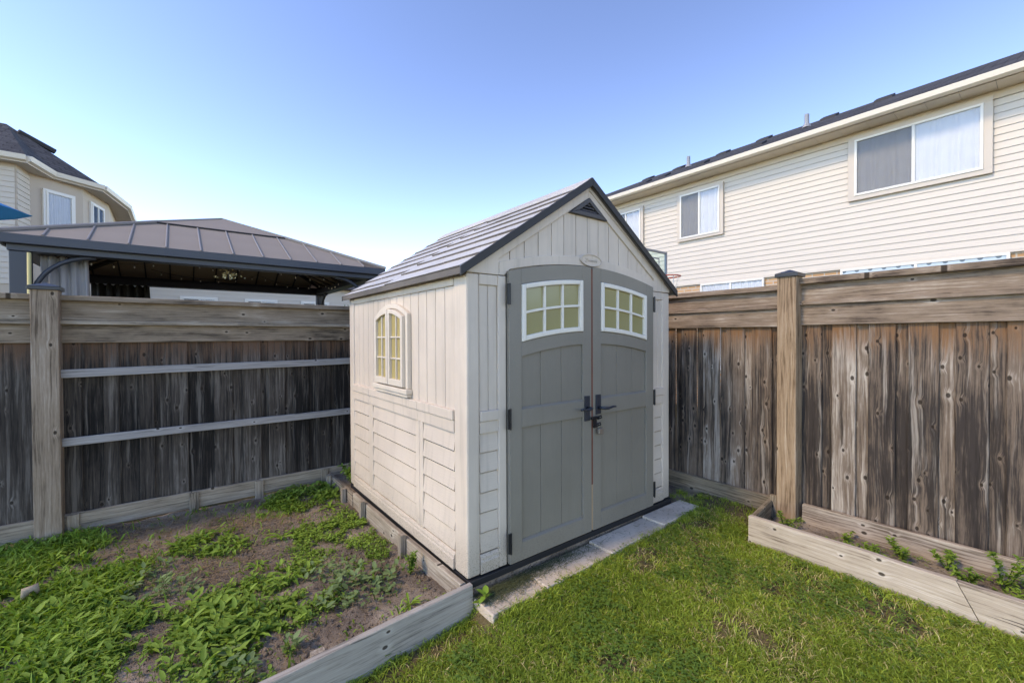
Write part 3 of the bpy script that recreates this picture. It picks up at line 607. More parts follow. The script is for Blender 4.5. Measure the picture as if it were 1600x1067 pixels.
# ================================================================== GAZEBO BEYOND THE LEFT FENCE
GX0, GX1, GY0, GY1, GZ, GA = -2.56, .90, 3.5, 6.5, 2.345, 3.05
gz = thing('gazebo', 'hardtop gazebo with slate beams and bronze standing seam roof behind the fence', 'gazebo', ((GX0+GX1)/2, 5, -.36))
for (x, y) in ((GX0+.07, GY0+.07), (GX1-.19, GY0+.07), (GX0+.07, GY1-.19), (GX1-.19, GY1-.19)): box('post', M['gbeam'], gz, x, x+.125, y, y+.125, -.36, 2.205, .006)
for (n_, a) in (('beam', (GX0+.06, GX1-.06, GY0+.06, GY0+.21, 2.206, 2.292)), ('beam', (GX0+.06, GX1-.06, GY1-.21, GY1-.06, 2.206, 2.292)), ('beam', (GX0+.06, GX0+.21, GY0+.2105, GY1-.2105, 2.206, 2.292)), ('beam', (GX1-.21, GX1-.06, GY0+.2105, GY1-.2105, 2.206, 2.292))): box(n_, M['gbeam'], gz, *a, .005)
fa = .035
for a in ((GX0, GX1, GY0, GY0+fa), (GX0, GX1, GY1-fa, GY1), (GX0, GX0+fa, GY0+fa+.0005, GY1-fa-.0005), (GX1-fa, GX1, GY0+fa+.0005, GY1-fa-.0005)): box('fascia', M['gbeam'], gz, *a, 2.262, 2.348, .006)
gc = ((GX0+GX1)/2, (GY0+GY1)/2); FT = .67; hwx, hwy = (GX1-GX0)/2, (GY1-GY0)/2
def gface(ax, sign, n):
    """one roof face: panels and ribs; ax is the eave's axis"""
    lo, hi = ((GX0, GX1), (GY0, GY1))[ax]; hw = (hi-lo)/2; other = gc[1-ax]+sign*(hwy, hwx)[ax]
    def pt(t, f, dz=0.0):
        o = other+(gc[1-ax]-other)*f; z = GZ+(GA-GZ)*f+dz
        return (t, o, z) if ax == 0 else (o, t, z)
    fh = lambda t: max(0, min(FT, (t-lo)/hw, (hi-t)/hw)); w = (hi-lo)/n
    brk = [lo+FT*hw, hi-FT*hw]
    for i in range(n):
        a, b = lo+i*w, lo+(i+1)*w; q = [a]+[c for c in brk if a < c < b]+[b]
        poly = [(a, 0), (b, 0)]+[(t, fh(t)) for t in q[::-1]]
        poly = [p for k, p in enumerate(poly) if p not in poly[:k]]
        if len(poly) >= 3: slab('roof_panel', [pt(*p) for p in poly], .012, M['groof'], gz)
        if i:
            f = fh(a); MB().tube([pt(a, .0, .006), pt(a, f, .006)], .009, 6).make('seam_rib', M['grib'], gz)
            MB().tube([pt(a, .03, -.022), pt(a, f, -.022)], .012, 4).make('under_rib', M['gdark'], gz)
    # raised vent cap
    cf = .6; c0 = [(lo+cf*hw, cf), (hi-cf*hw, cf)]
    slab('cap_panel', [pt(c0[0][0], cf, .02), pt(c0[1][0], cf, .02), pt((lo+hi)/2, 1.0, .012)], .012, M['groof'], gz)
    MB().tube([pt(c0[0][0], cf, .014), pt(c0[1][0], cf, .014)], .008, 6).make('cap_edge', M['gdark'], gz)
    f = .42; MB().tube([pt(lo+f*hw, f, -.05), pt(hi-f*hw, f, -.05)], .022, 6).make('purlin', M['gdark'], gz)
gface(0, -1, 12); gface(0, 1, 12); gface(1, -1, 10); gface(1, 1, 10)
for (x, y) in ((GX0, GY0), (GX1, GY0), (GX0, GY1), (GX1, GY1)):
    e = Vector((x, y, GZ)); c = Vector((gc[0], gc[1], GA))
    MB().tube([e+Vector((0, 0, .012)), e+(c-e)*.62+Vector((0, 0, .015))], .02, 6).make('hip_cap', M['grib'], gz)
    MB().tube([e+(c-e)*.6+Vector((0, 0, .022)), c+Vector((0, 0, .014))], .012, 6).make('hip_cap', M['grib'], gz)
    MB().tube([e+(c-e)*.05-Vector((0, 0, .05)), e+(c-e)*.66-Vector((0, 0, .05))], .028, 6).make('hip_rafter', M['gdark'], gz)
def brace(x0, y0, dx, dy):
    pts = []
    for k in range(9):
        t = k/8*math.pi/2; r = .42; pts.append((x0+dx*r*(1-math.cos(t)), y0+dy*r*(1-math.cos(t)), 1.78+r*math.sin(t)))
    MB().tube(pts, .022, 6).make('corner_brace', M['gbeam'], gz, 0, True)
brace(GX0+.2, GY0+.13, 1, 0); brace(GX1-.2, GY0+.13, -1, 0); brace(GX0+.13, GY1-.2, 0, -1); brace(GX1-.13, GY1-.2, 0, -1)
def curtain(name, label, m, p, q, z0, z1, folds, amp, th=.012):
    p, q = Vector(p), Vector(q); d = (q-p); L = d.length; d.normalize(); nn = Vector((-d.y, d.x)); n = folds*10; mb = MB(); V = []
    for j in range(9):
        z = z0+(z1-z0)*j/8
        for k in range(n+1):
            u = k/n; ph = 2*math.pi*folds*u; a = amp*(1-.55*j/8)*(math.sin(ph)+.35*math.sin(2.3*ph+j*.15)); c = p+d*(L*(u*(.82+.18*(1-j/8))))
            V.append((c.x+nn.x*a, c.y+nn.y*a, z+.01*math.sin(ph*1.3)))
    F = [(j*(n+1)+k, j*(n+1)+k+1, (j+1)*(n+1)+k+1, (j+1)*(n+1)+k) for j in range(8) for k in range(n)]
    o = mesh_obj(name, V, F, m, None, 0, True); sd = o.modifiers.new('thickness', 'SOLIDIFY'); sd.thickness = th; return tag(o, label, 'curtain')
curtain('curtain', 'light grey gathered curtain hanging inside the gazebo beside its slate post', M['curtain'], (GX0+.24, GY0+.24), (GX0+.62, GY0+.26), -.30, 2.2, 4, .045)
curtain('curtain', 'bundled black curtain hanging at the far corner of the gazebo', M['curtaind'], (GX0+.3, GY1-.34), (GX0+1.05, GY1-.34), -.30, 2.19, 6, .06)
def garland(name, label, pts, sag, n, r):
    t = thing(name, label, 'string lights', pts[0]); wire = MB(); bl = MB()
    for a, b in zip(pts[:-1], pts[1:]):
        a, b = Vector(a), Vector(b); path = [a+(b-a)*k/12-Vector((0, 0, sag*4*(k/12)*(1-k/12))) for k in range(13)]
        wire.tube(path, .004, 4)
        for k in range(n):
            u = (k+.5)/n; c = a+(b-a)*u-Vector((0, 0, sag*4*u*(1-u)+.03)); wire.tube([c+Vector((0, 0, .035)), c+Vector((0, 0, .005))], .003, 4)
            bl.tube([c+Vector((0, 0, .008)), c, c-Vector((0, 0, r)), c-Vector((0, 0, 2*r))], [.004, r, r, .003], 6)
    wire.make('wire', M['gdark'], t); o = bl.make('bulbs', M['bulb'], t); o['kind'] = 'stuff'
garland('string_lights', 'clear bulb string lights sagging under the gazebo roof', [(GX0+.3, GY0+.35, 2.26), (-1.3, 4.6, 2.42), (-.5, 4.2, 2.38), (.5, 4.0, 2.3), (.55, 5.2, 2.3), (-.3, 5.6, 2.4), (-1.6, 5.4, 2.35)], .1, 6, .008)
hf = thing('hanging_flowers', 'cream and yellow flower bunch hanging under the gazebo beam', 'flowers', (-.86, 3.72, 2.08))
MB().tube([(-.86, 3.72, 2.22), (-.86, 3.72, 2.1)], .004, 5).make('cord', M['gdark'], hf)
n = 60; P_ = np.array([-.86, 3.72, 2.14])+rng.normal(0, 1, (n, 3))*[.06, .04, .035]
v, t, a = leaves(P_, rng.uniform(.02, .045, n), rng.uniform(.02, .035, n), rng.uniform(0, 6.3, n), rng.uniform(-1, 1, n), rng.uniform(0, 1, n)); c = np.array([-.86, 3.72, 2.08])
fast('blossoms', v-c, t, M['flower'], a, c, hf)
o = MB().tube([(-2.36, 3.46, -.36), (-2.345, 3.45, 2.18)], .014, 8).make('pole', M['pole'], None, 0, True); tag(o, 'thin pale yellow pole leaning on the slate gazebo post', 'pole')
# ================================================================== HOUSES
def siding(parent, m, p, q, z0, z1, ex, out, name='siding_course'):
    """lapped siding courses from p to q (xy), facing out (xy unit)"""
    p, q, out = Vector(p), Vector(q), Vector(out); k = 0; z = z0
    while z < z1-.01:
        zt = min(z+ex, z1); a = .014; b = .002
        v = [(*(c+out*o), zz) for c in (p, q) for (o, zz) in ((-.01, z+.006), (a, z+.003), (a, z+.012), (b, zt), (-.01, zt))]
        mesh_obj(name, v, [(0, 1, 2, 3, 4), (9, 8, 7, 6, 5)]+[(i, (i+1) % 5, 5+(i+1) % 5, 5+i) for i in range(5)], m, parent); z = zt
def window(parent, ax, at, u0, u1, z0, z1, out, trim=.09, split=True, trimm='sidtrim', dots=False, screen=True, cur=True):
    """ax: wall axis (0: plane X=at, u along Y; 1: plane Y=at); out: -1/+1 towards the viewer"""
    def bx_(mb, a, b, c, d, e0, e1):
        lo, hi = sorted((at+out*e0, at+out*e1))
        return mb.box(lo, hi, a, b, c, d) if ax == 0 else mb.box(a, b, lo, hi, c, d)
    t = MB()
    if trim:
        for r in ((u0-trim, u1+trim, z1, z1+trim*.8), (u0-trim, u1+trim, z0-trim*.8, z0), (u0-trim, u0, z0, z1), (u1, u1+trim, z0, z1)): bx_(t, *r, .0, .05)
        w = t.make('window', M[trimm], parent, .003)
    else: w = parent
    f = MB(); fw = .04
    for r in ((u0, u1, z1-fw, z1), (u0, u1, z0, z0+fw), (u0, u0+fw, z0+fw, z1-fw), (u1-fw, u1, z0+fw, z1-fw)): bx_(f, *r, .02, .066)
    m_ = (u0+u1)/2
    if split: bx_(f, m_-.022, m_+.022, z0+fw, z1-fw, .02, .062)
    f.make('window_frame', M['white'], w, .004)
    cells = ((u0+fw, m_-.022), (m_+.022, u1-fw)) if split else ((u0+fw, u1-fw),)
    for i, (a, b) in enumerate(cells):
        dark = screen and split and i == (1 if ax == 0 else 0)
        g = MB(); bx_(g, a, b, z0+fw, z1-fw, .044, .048)
        po = g.make('window_pane', M['dots'] if dots else M['screen' if dark else 'glass'], w)
        if dots:
            uv = po.data.uv_layers.new(name='UVMap'); c = WL[po.name]
            for lp in po.data.loops: co = po.data.vertices[lp.vertex_index].co+c; uv.data[lp.index].uv = (co[1-ax], co[2]+.03)
        elif cur:
            n = 60; V = []
            for j, z in enumerate((z0+fw, z1-fw)):
                for k in range(n+1):
                    u = a+(b-a)*k/n; e = .031+.007*math.sin(k*.9+1.5*math.sin(k*.31))+.003*math.sin(k*2.3+j); V.append((at+out*e, u, z) if ax == 0 else (u, at+out*e, z))
            mesh_obj('curtain', V, [(k, k+1, n+2+k, n+1+k) for k in range(n)], M['curtw'], w, 0, True)
    return w
XH = 9.0
rh = thing('house', 'cream sided two storey house with charcoal shingle roof behind the brown fence', 'house', (12, .5, -.36))
RY0, RY1 = -9.0, 10.0
def wallbox(name, m, parent, x0, x1, y0, y1, z0, z1):
    o = box(name, m, parent, x0, x1, y0, y1, z0, z1, 0); uv = o.data.uv_layers.new(name='UVMap'); c = WL[o.name]
    for p in o.data.polygons:
        for li in p.loop_indices:
            co = o.data.vertices[o.data.loops[li].vertex_index].co+c; uv.data[li].uv = (co.y if abs(p.normal.x) > .5 else co.x, co.z)
    return o
wallbox('brick_wall', M['brick'], rh, XH+.012, 15.4, RY0+.5, RY1-.5, -.36, 2.748)
box('upper_wall', M['sidR'], rh, XH+.012, 15.4, RY0+.5, RY1-.5, 2.75, 5.34, 0)
siding(rh, M['sidR'], (XH, RY0+.5), (XH, RY1-.5), 2.752, 5.17, .1152, (-1, 0))
box('frieze_board', M['sidtrim'], rh, XH-.03, XH+.012, RY0+.5, RY1-.5, 5.172, 5.30, .003)
box('base_trim', M['sidR'], rh, XH-.035, XH+.01, RY0+.5, RY1-.5, 2.715, 2.7505, .003)
EV = XH-.45; RZ, RX = 7.08, 12.05
for k in range(48): 
    a = RY0+k*(RY1-RY0)/48; box('soffit_panel', M['soffit'], rh, EV+.02, XH+.01, a+.003, a+(RY1-RY0)/48-.003, 5.30, 5.318, 0)
MB().prism([(EV-.02, 5.30), (EV-.085, 5.335), (EV-.10, 5.42), (EV-.075, 5.43), (EV-.02, 5.43)], 1, RY0, RY1).make('gutter', M['gutter'], rh, .004)
c1, c2 = (RX, RY1-3.4, RZ), (RX, RY0+3.4, RZ); e0, e1 = EV-.06, 2*RX-EV+.06
slab('roof_slope', [(e0, RY1, 5.425), (e0, RY0, 5.425), c2, c1], .04, M['shingle'], rh); slab('roof_slope', [(e1, RY1, 5.425), (e1, RY0, 5.425), c2, c1], .04, M['shingle'], rh)
slab('roof_slope', [(e0, RY1, 5.425), (e1, RY1, 5.425), c1], .04, M['shingle'], rh); slab('roof_slope', [(e0, RY0, 5.425), (e1, RY0, 5.425), c2], .04, M['shingle'], rh)
zroof = lambda x: 5.425+(RZ-5.425)*(x-e0)/(RX-e0)
window(rh, 0, XH-.02, -1.33, .34, 4.085, 5.15, -1, .1); window(rh, 0, XH-.02, 2.93, 3.955, 3.915, 5.035, -1, .08); window(rh, 0, XH-.02, 5.155, 6.15, 3.95, 5.0, -1, .08)
window(rh, 0, XH+.004, -1.62, .56, 1.65, 2.712, -1, 0, True, dots=True); window(rh, 0, XH+.004, 1.95, 3.42, .6, 2.712, -1, 0, True, screen=False)
for (px, py, w_, h_) in ((1382, 152, .42, .09), (1296, 184, .42, .09), (1194, 220, .42, .10), (1130, 244, .4, .09), (1061, 269, .4, .09), (1013, 288, .4, .08), (1186, 232, .3, .09), (1098, 266, .3, .09), (1038, 284, .3, .08), (1009, 298, .3, .08)):
    low = (px, py) in ((1186, 232), (1098, 266), (1038, 284), (1009, 298)); X_ = 9.7 if low else 11.55
    yy = hit(px, py, 0, X_)[1]; z = zroof(X_)
    w_ *= .8; h_ *= .55; MB().prism([(X_-.15, zroof(X_-.15)-.01), (X_-.14, zroof(X_-.15)+h_), (X_+.14, zroof(X_+.14)+h_+.01), (X_+.15, zroof(X_+.15)-.01)], 1, yy-w_/2, yy+w_/2).make('roof_vent', M['metal'], rh, .01)
for (px, X_) in ((1260.6, 10.7), (1075.7, 10.7)):
    yy = hit(px, 195, 0, X_)[1]; z = zroof(X_)
    MB().tube([(X_, yy, z-.02), (X_, yy, z+.06), (X_, yy, z+.062), (X_, yy, z+.30)], [.10, .075, .05, .05], 10).make('vent_pipe', M['pipe'], rh)
# --- house beyond the gazebo, with a canted corner
lh = thing('house', 'beige house with canted bay corner and dark shingle roof beyond the gazebo', 'house', (-5.5, 14, -.36))
WP = [(-9.5, 11.74), (-4.04, 11.74), (-3.95, 12.31), (-3.17, 13.0), (-2.82, 14.4), (-2.9, 19), (-9.5, 19)]
MB().prism(WP, 2, -.36, 5.18).make('wall', M['panelL'], lh)
siding(lh, M['sidL'], (-9.5, 11.735), (-4.06, 11.735), 2.6, 5.1, .115, (0, -1)); siding(lh, M['sidL'], (-4.035, 11.76), (-3.947, 12.29), 2.6, 5.1, .115, (.988, -.15))
GP = [(-9.6, 11.52), (-3.84, 11.50), (-3.60, 12.44), (-2.80, 13.0), (-2.45, 14.78), (-2.45, 19.2), (-9.6, 19.2)]
MB().prism(GP, 2, 5.18, 5.215).make('soffit', M['sidL'], lh)
gt = MB()
for a, b in zip(GP[:5], GP[1:6]):
    a, b = Vector(a), Vector(b); d = (b-a).normalized(); o_ = Vector((d.y, -d.x)); a2, b2 = a-d*.0, b+d*.0
    gt.add([(*(p_+o_*k), z_) for p_ in (a2, b2) for (k, z_) in ((0, 5.20), (.07, 5.23), (.09, 5.33), (0, 5.33))], [(0, 1, 2, 3), (7, 6, 5, 4), (0, 4, 5, 1), (1, 5, 6, 2), (2, 6, 7, 3), (3, 7, 4, 0)])
gt.make('gutter', M['gutter'], lh)
AP, AR = (-4.75, 14.6, 6.95), (-9.6, 14.6, 6.95)
up = [(x, y, 5.32) for x, y in GP]
for pl_ in ((up[0], up[1], AP, AR), (up[1], up[2], AP), (up[2], up[3], AP), (up[3], up[4], AP), (up[4], (-2.45, 17.8, 5.32), AP), (AR, AP, (-2.45, 17.8, 5.32), (-9.6, 17.8, 5.32))): slab('roof_slope', list(pl_), .03, M['shingle'], lh)
pv = Vector(AP)+(Vector(up[4])-Vector(AP))*.22; MB().tube([pv+Vector((-.25, -.35, .12)), pv+Vector((.35, .0, -.12))], .07, 6).make('roof_vent', M['metal'], lh)
# windows of the bay: built flat then turned onto their wall
def bay_window(p, q, u0, u1, z0, z1, split):
    w = window(lh, 1, 0.0, u0, u1, z0, z1, -1, .05, split, 'white', False, True, not split)
    p, q = Vector(p), Vector(q); d = (q-p).normalized(); ang = math.atan2(d.y, d.x); loc = Vector((p.x, p.y, 0))
    w.location = Matrix.Rotation(ang, 4, 'Z') @ Vector(WL[w.name])+loc-WL[lh.name]; w.rotation_euler.z = ang
    return w
bay_window(WP[2], WP[3], .27, .80, 3.55, 4.88, False); bay_window(WP[3], WP[4], .35, 1.0, 3.6, 4.92, True)
# far low house seen under the gazebo roof
fh = thing('house', 'far pale sided bungalow seen through the gazebo', 'house', (1, 17, -.36))
wallbox('wall', M['sidL'], fh, -2.3, 5.6, 15.6, 20, -.36, 3.35); siding(fh, M['sidR'], (-2.3, 15.59), (5.6, 15.59), 1.5, 3.35, .13, (0, -1))
slab('roof_slope', [(-2.6, 15.3, 3.35), (5.9, 15.3, 3.35), (5.9, 17.8, 4.0), (-2.6, 17.8, 4.0)], .05, M['shingle'], fh); slab('roof_slope', [(-2.6, 20.3, 3.35), (5.9, 20.3, 3.35), (5.9, 17.8, 4.0), (-2.6, 17.8, 4.0)], .05, M['shingle'], fh)
for u in (-1.2, .6, 2.4): window(fh, 1, 15.55, u, u+.9, 1.7, 2.75, -1, .06, True, 'white')
# ================================================================== HOOP, UMBRELLA, SHRUB
bh = thing('basketball_hoop', 'basketball hoop with clear framed backboard and red rim behind the brown fence', 'basketball hoop', (5.62, 3.1, -.36))
bx0, bx1, by, bz0, bz1 = 5.17, 6.05, 2.53, 2.40, 3.02
f = MB()
for r in ((bx0, bx1, by-.02, by+.02, bz1-.035, bz1), (bx0, bx1, by-.02, by+.02, bz0, bz0+.035), (bx0, bx0+.035, by-.02, by+.02, bz0+.035, bz1-.035), (bx1-.035, bx1, by-.02, by+.02, bz0+.035, bz1-.035)): f.box(*r)
f.make('backboard_frame', M['pipe'], bh)
MB().box(bx0+.035, bx1-.035, by-.004, by+.004, bz0+.035, bz1-.035).make('backboard', m_glass('backboard_acrylic', (.86, .95, .93), .06), bh)
f = MB(); cx_ = (bx0+bx1)/2
for r in ((cx_-.2, cx_+.2, by-.010, by-.006, 2.86, 2.885), (cx_-.2, cx_-.175, by-.010, by-.006, 2.56, 2.86), (cx_+.175, cx_+.2, by-.010, by-.006, 2.56, 2.86)): f.box(*r)
f.make('target_square', M['pipe'], bh)
ryc = by-.30; MB().tube([(cx_+.22*math.cos(k*math.pi/12), ryc+.22*math.sin(k*math.pi/12), 2.49) for k in range(25)], .012, 6).make('rim', M['hoopred'], bh, 0, True)
f = MB().box(cx_-.05, cx_+.05, by-.1, by-.02, 2.46, 2.5)
f.make('rim_bracket', M['hoopred'], bh)
f = MB()
for k in range(12):
    a = k*math.pi/6; f.tube([(cx_+.21*math.cos(a), ryc+.21*math.sin(a), 2.485), (cx_+.15*math.cos(a+.26), ryc+.15*math.sin(a+.26), 2.3), (cx_+.12*math.cos(a), ryc+.12*math.sin(a), 2.14)], .005, 4)
f.make('net', M['white'], bh)
MB().tube([(cx_, 3.3, -.36), (cx_, 3.25, 2.0), (cx_, by+.03, 2.7)], .045, 8).make('pole', M['metal'], bh)
um = thing('patio_umbrella', 'teal patio umbrella rising beyond the fence in front of the beige house', 'umbrella', (-4.46, 6.9, -.36))
UR, UC, UA, UE = 1.5, Vector((-4.46, 6.9, 0)), 3.80, 3.23
V = [(UC.x, UC.y, UA)]; n = 6
for ring, (r, z) in enumerate(((.5, 3.62), (1.0, 3.43), (UR*.97, UE+.012), (UR, UE))):
    for k in range(n*4):
        a = 2*math.pi*k/(n*4)+.2; rr = r*(1, .918, .87, .918)[k % 4]; V.append((UC.x+rr*math.cos(a), UC.y+rr*math.sin(a), z-.02*math.sin(math.pi*((k % 4)/4))))
N_ = n*4; F = [(0, 1+k, 1+(k+1) % N_) for k in range(N_)]+[(1+r*N_+k, 1+(r+1)*N_+k, 1+(r+1)*N_+(k+1) % N_, 1+r*N_+(k+1) % N_) for r in range(3) for k in range(N_)]
cn = mesh_obj('canopy', V, F, M['teal'], um, 0, True); sd = cn.modifiers.new('t', 'SOLIDIFY'); sd.thickness = .006
MB().tube([(UC.x, UC.y, -.36), (UC.x, UC.y, 3.8)], .024, 8).make('pole', M['white'], um)
MB().tube([(UC.x, UC.y, -.358), (UC.x, UC.y, -.28), (UC.x, UC.y, -.27)], [.3, .28, .05], 16).make('base', M['metal'], um)
tr = thing('shrub', 'bright green leafy shrub tip above the fence behind the shed corner', 'shrub', (1.7, 7.6, -.36))
MB().tube([(1.7, 7.6, -.36), (1.68, 7.62, .8), (1.72, 7.6, 1.6)], [.05, .035, .015], 8).make('trunk', M['postL'], tr)
n = 2600; P_ = rng.normal(0, 1, (n, 3)); P_ /= np.linalg.norm(P_, axis=1)[:, None]; P_ = np.array([1.7, 7.6, 1.35])+P_*(rng.uniform(.2, 1, n)**.5)[:, None]*[.55, .55, .85]
v, t, a = leaves(P_, rng.uniform(.05, .1, n), rng.uniform(.03, .05, n), rng.uniform(0, 6.3, n), rng.uniform(-.9, .6, n), rng.uniform(0, 1, n)); c = np.array([1.7, 7.6, -.36])
fast('crown', v-c, t, M['treeleaf'], a, c, tr)
# ================================================================== LAWN GRASS AND CLOVER
def free(x, y):
    ok = (y < -.06) & ~((y > -.235-.02*np.sin(x*9)) & (x > -.02) & (x < 2.18))
    ok &= ~((x > 1.92) & (y < -.70)); ok &= x < 2.54
    return ok
def scatter(n, x0, x1, y0, y1): return rng.uniform(x0, x1, n), rng.uniform(y0, y1, n)
x, y = scatter(430000, -1.5, 2.56, -2.3, -.05); k = free(x, y); x, y = x[k], y[k]
dry = fbm(x, y, 2.6, 40); dens = .30+.9*fbm(x, y, 5.5, 41)-.95*np.clip((dry-.56)*5, 0, 1)
# worn soil along the plank and beside the fence
dens -= .8*np.clip(1-np.abs(y+.1)/.22, 0, 1)*((x < 0)|(x > 2.1))
dens -= .9*np.clip((x-2.1)/.25, 0, 1)
k = rng.uniform(0, 1, len(x)) < np.clip(dens, .04, 1); x, y, dry = x[k], y[k], dry[k]; n = len(x)
tall = .55+.9*fbm(x, y, 7, 44); H = rng.uniform(.016, .046, n)*tall*1.02; Hb = rng.uniform(0, 1, n) < .03; H[Hb] *= 1.6
tone = np.clip(.05+.65*fbm(x, y, 3.3, 45)+rng.normal(0, .22, n), 0, .8); tone[rng.uniform(0, 1, n) < .05+.45*np.clip((dry-.5)*4, 0, 1)] = 1.0
tc = np.r_[np.stack(scatter(330, -1.4, 1.9, -2.3, -.25), 1), np.stack([np.full(70, 1.90)+rng.normal(0, .012, 70), rng.uniform(-2.2, -.75, 70)], 1), np.stack([rng.uniform(-1.3, .0, 60), rng.normal(-.085, .012, 60)], 1), np.stack([rng.uniform(.05, 2.2, 90), rng.normal(-.27, .015, 90)], 1), np.stack([rng.uniform(2.05, 2.5, 30), rng.uniform(-.6, .1, 30)], 1)]
tp = (tc[:, None]+rng.normal(0, .016, (len(tc), 26, 2))).reshape(-1, 2); tp = tp[(tp[:, 0] < 1.925) | (tp[:, 1] > -.7)]; nt = len(tp)
x, y, H = np.r_[x, tp[:, 0]], np.r_[y, tp[:, 1]], np.r_[H, rng.uniform(.02, .062, nt)]; tone = np.r_[tone, np.clip(rng.normal(.5, .2, nt), 0, .8)]; n = len(x)
v, t, a = blades(np.stack([x, y, zlawn(x, y)-.003], 1), H, rng.uniform(.0028, .0062, n), rng.uniform(.35, 1.5, n), tone)
tag(fast('lawn_grass', v, t, M['grass'], a), 'short mixed green and straw coloured lawn grass in front of the shed', 'grass', None, 'stuff')
x, y = scatter(90000, -1.4, 2.2, -2.3, -.22); k = free(x, y); x, y = x[k], y[k]
cl = np.clip((fbm(x, y, 2.1, 60)-.47)*5, 0, 1)*np.clip(fbm(x, y, 9, 61)*1.8-.5, 0, 1); k = rng.uniform(0, 1, len(x)) < cl; x, y = x[k], y[k]; n = len(x)
z = zlawn(x, y)+rng.uniform(.012, .042, n); parts = []; tn = rng.uniform(0, 1, n)*.6+.4*fbm(x, y, 6, 62)
for q in range(3):
    az = rng.uniform(0, 6.3, n) if q == 0 else az+2.09
    parts.append(leaves(np.stack([x, y, z], 1), rng.uniform(.007, .014, n), rng.uniform(.007, .013, n), az, rng.uniform(-.25, .3, n), tn))
v, t, a = merge(parts); tag(fast('clover_patch', v, t, M['clover'], a), 'dark green clover patches growing through the lawn', 'clover', None, 'stuff')
# grass clippings on the pavers
n = 2600; x = np.abs(rng.normal(0, .5, n))*.9+.02; y = -.045-np.abs(rng.normal(0, .055, n)); k = (x < 1.6) & (y > -.25); x, y = x[k], y[k]; n = len(x)
az = rng.uniform(0, 6.3, n); L = rng.uniform(.02, .07, n); z = -.082+.03*np.clip(x/1.6, 0, 1)+rng.uniform(.001, .018, n); d = np.stack([np.cos(az), np.sin(az), rng.normal(0, .12, n)], 1)*L[:, None]; s = np.stack([-np.sin(az), np.cos(az), np.zeros(n)], 1)*.0016
P_ = np.stack([x, y, z], 1); V = np.stack([P_-s, P_+s, P_+d], 1).reshape(-1, 3)
tag(fast('grass_clippings', V, np.arange(3*n).reshape(-1, 3), M['clip'], np.repeat(rng.uniform(0, 1, n), 3)), 'cut grass clippings strewn over the pavers by the shed door', 'clippings', None, 'stuff')
# ================================================================== WEEDS IN THE SOIL BED
def inbed(x, y): return (x < -.075) & (y > .005) & (y < YF-.07)
def spot(px, py): p = hit(px, py, 2, -.13); return p[0], p[1]
# patches: pixel centre, radius in m, weight, kind (g grass, b broad, p pale, c small clover-like)
patches = [((470, 775), .33, 1.0, 'b'), ((520, 768), .25, 1.0, 'b'), ((430, 795), .18, .7, 'g'), ((315, 850), .2, 1.0, 'b'), ((350, 858), .15, .9, 'b'), ((500, 832), .22, .9, 'c'), ((545, 810), .2, .9, 'c'), ((580, 845), .18, .8, 'c'), ((590, 868), .085, 1.2, 'c'),
    ((470, 870), .2, .8, 'c'), ((430, 905), .2, .8, 'b'), ((380, 925), .2, .8, 'b'), ((520, 905), .2, .9, 'p'), ((560, 930), .2, .9, 'p'), ((600, 905), .12, .8, 'p'), ((480, 950), .22, .8, 'c'), ((420, 975), .22, .9, 'b'), ((330, 960), .22, .9, 'b'), ((280, 920), .14, .7, 'p'), ((255, 890), .12, .8, 'p'), ((230, 930), .16, .7, 'p'),
    ((120, 860), .2, .9, 'g'), ((60, 850), .3, 1.0, 'g'), ((40, 900), .3, 1.1, 'g'), ((110, 930), .3, 1.1, 'g'), ((60, 980), .32, 1.2, 'g'), ((150, 985), .25, 1.0, 'g'), ((30, 1040), .3, 1.2, 'g'), ((130, 1045), .25, 1.0, 'g'), ((200, 890), .16, .6, 'g'), ((170, 1000), .25, .7, 'b'), ((240, 1020), .25, .9, 'b'), ((330, 1030), .22, .9, 'b'), ((410, 1030), .18, .8, 'p'), ((290, 985), .2, .9, 'b'), ((390, 1045), .2, .7, 'c'), ((350, 760), .12, .5, 'g'), ((310, 790), .12, .5, 'g')]
patches = [(c, r_, w*(.5 if k_ == 'g' and c[0] < 220 else 1), k_) for c, r_, w, k_ in patches]+[(c, r_, .6*w, 'b') for c, r_, w, k_ in patches if k_ == 'g' and c[0] < 220]+[(c, r_, .5*w, 'c') for c, r_, w, k_ in patches if k_ in 'gb']
acc = {'g': [], 'b': [], 'p': [], 'c': []}
for (c, r, w, kd) in patches:
    cx, cy = spot(*c); n = int({'g': 4600, 'b': 1500, 'p': 1200, 'c': 8000}[kd]*w*r*r*3.14); a = rng.uniform(0, 6.3, n); q = r*np.sqrt(rng.uniform(0, 1, n))*(.75+.5*vnoise(np.cos(a)*2+cx*9, np.sin(a)*2+cy*9, 1.3, 7))
    x, y = cx+q*np.cos(a), cy+q*np.sin(a); k = inbed(x, y) & (fbm(x, y, 6, 70) > .40); acc[kd].append(np.stack([x[k], y[k]], 1))
n = 2600; x, y = scatter(n, -2.6, -.08, .02, 2.7); k = fbm(x, y, 3.2, 77) > .45; acc['c'].append(np.stack([x[k], y[k]], 1)[:1300]); x, y = scatter(900, -2.6, -.08, .02, 2.7); acc['g'].append(np.stack([x, y], 1))
ptsof = lambda kd: np.concatenate(acc[kd])
p = ptsof('g'); n = len(p); z = zsoil(p[:, 0], p[:, 1])
nearl = np.clip((-1.25-p[:, 0])/.6, 0, 1); H = rng.uniform(.03, .08, n)*(1+.6*nearl)
v, t, a = blades(np.c_[p, z-.005], H, rng.uniform(.006, .014, n)*(1+.35*nearl), rng.uniform(.4, 1.4, n), np.clip(.2+.6*fbm(p[:, 0], p[:, 1], 5, 33)+rng.normal(0, .25, n), 0, 1), .8)
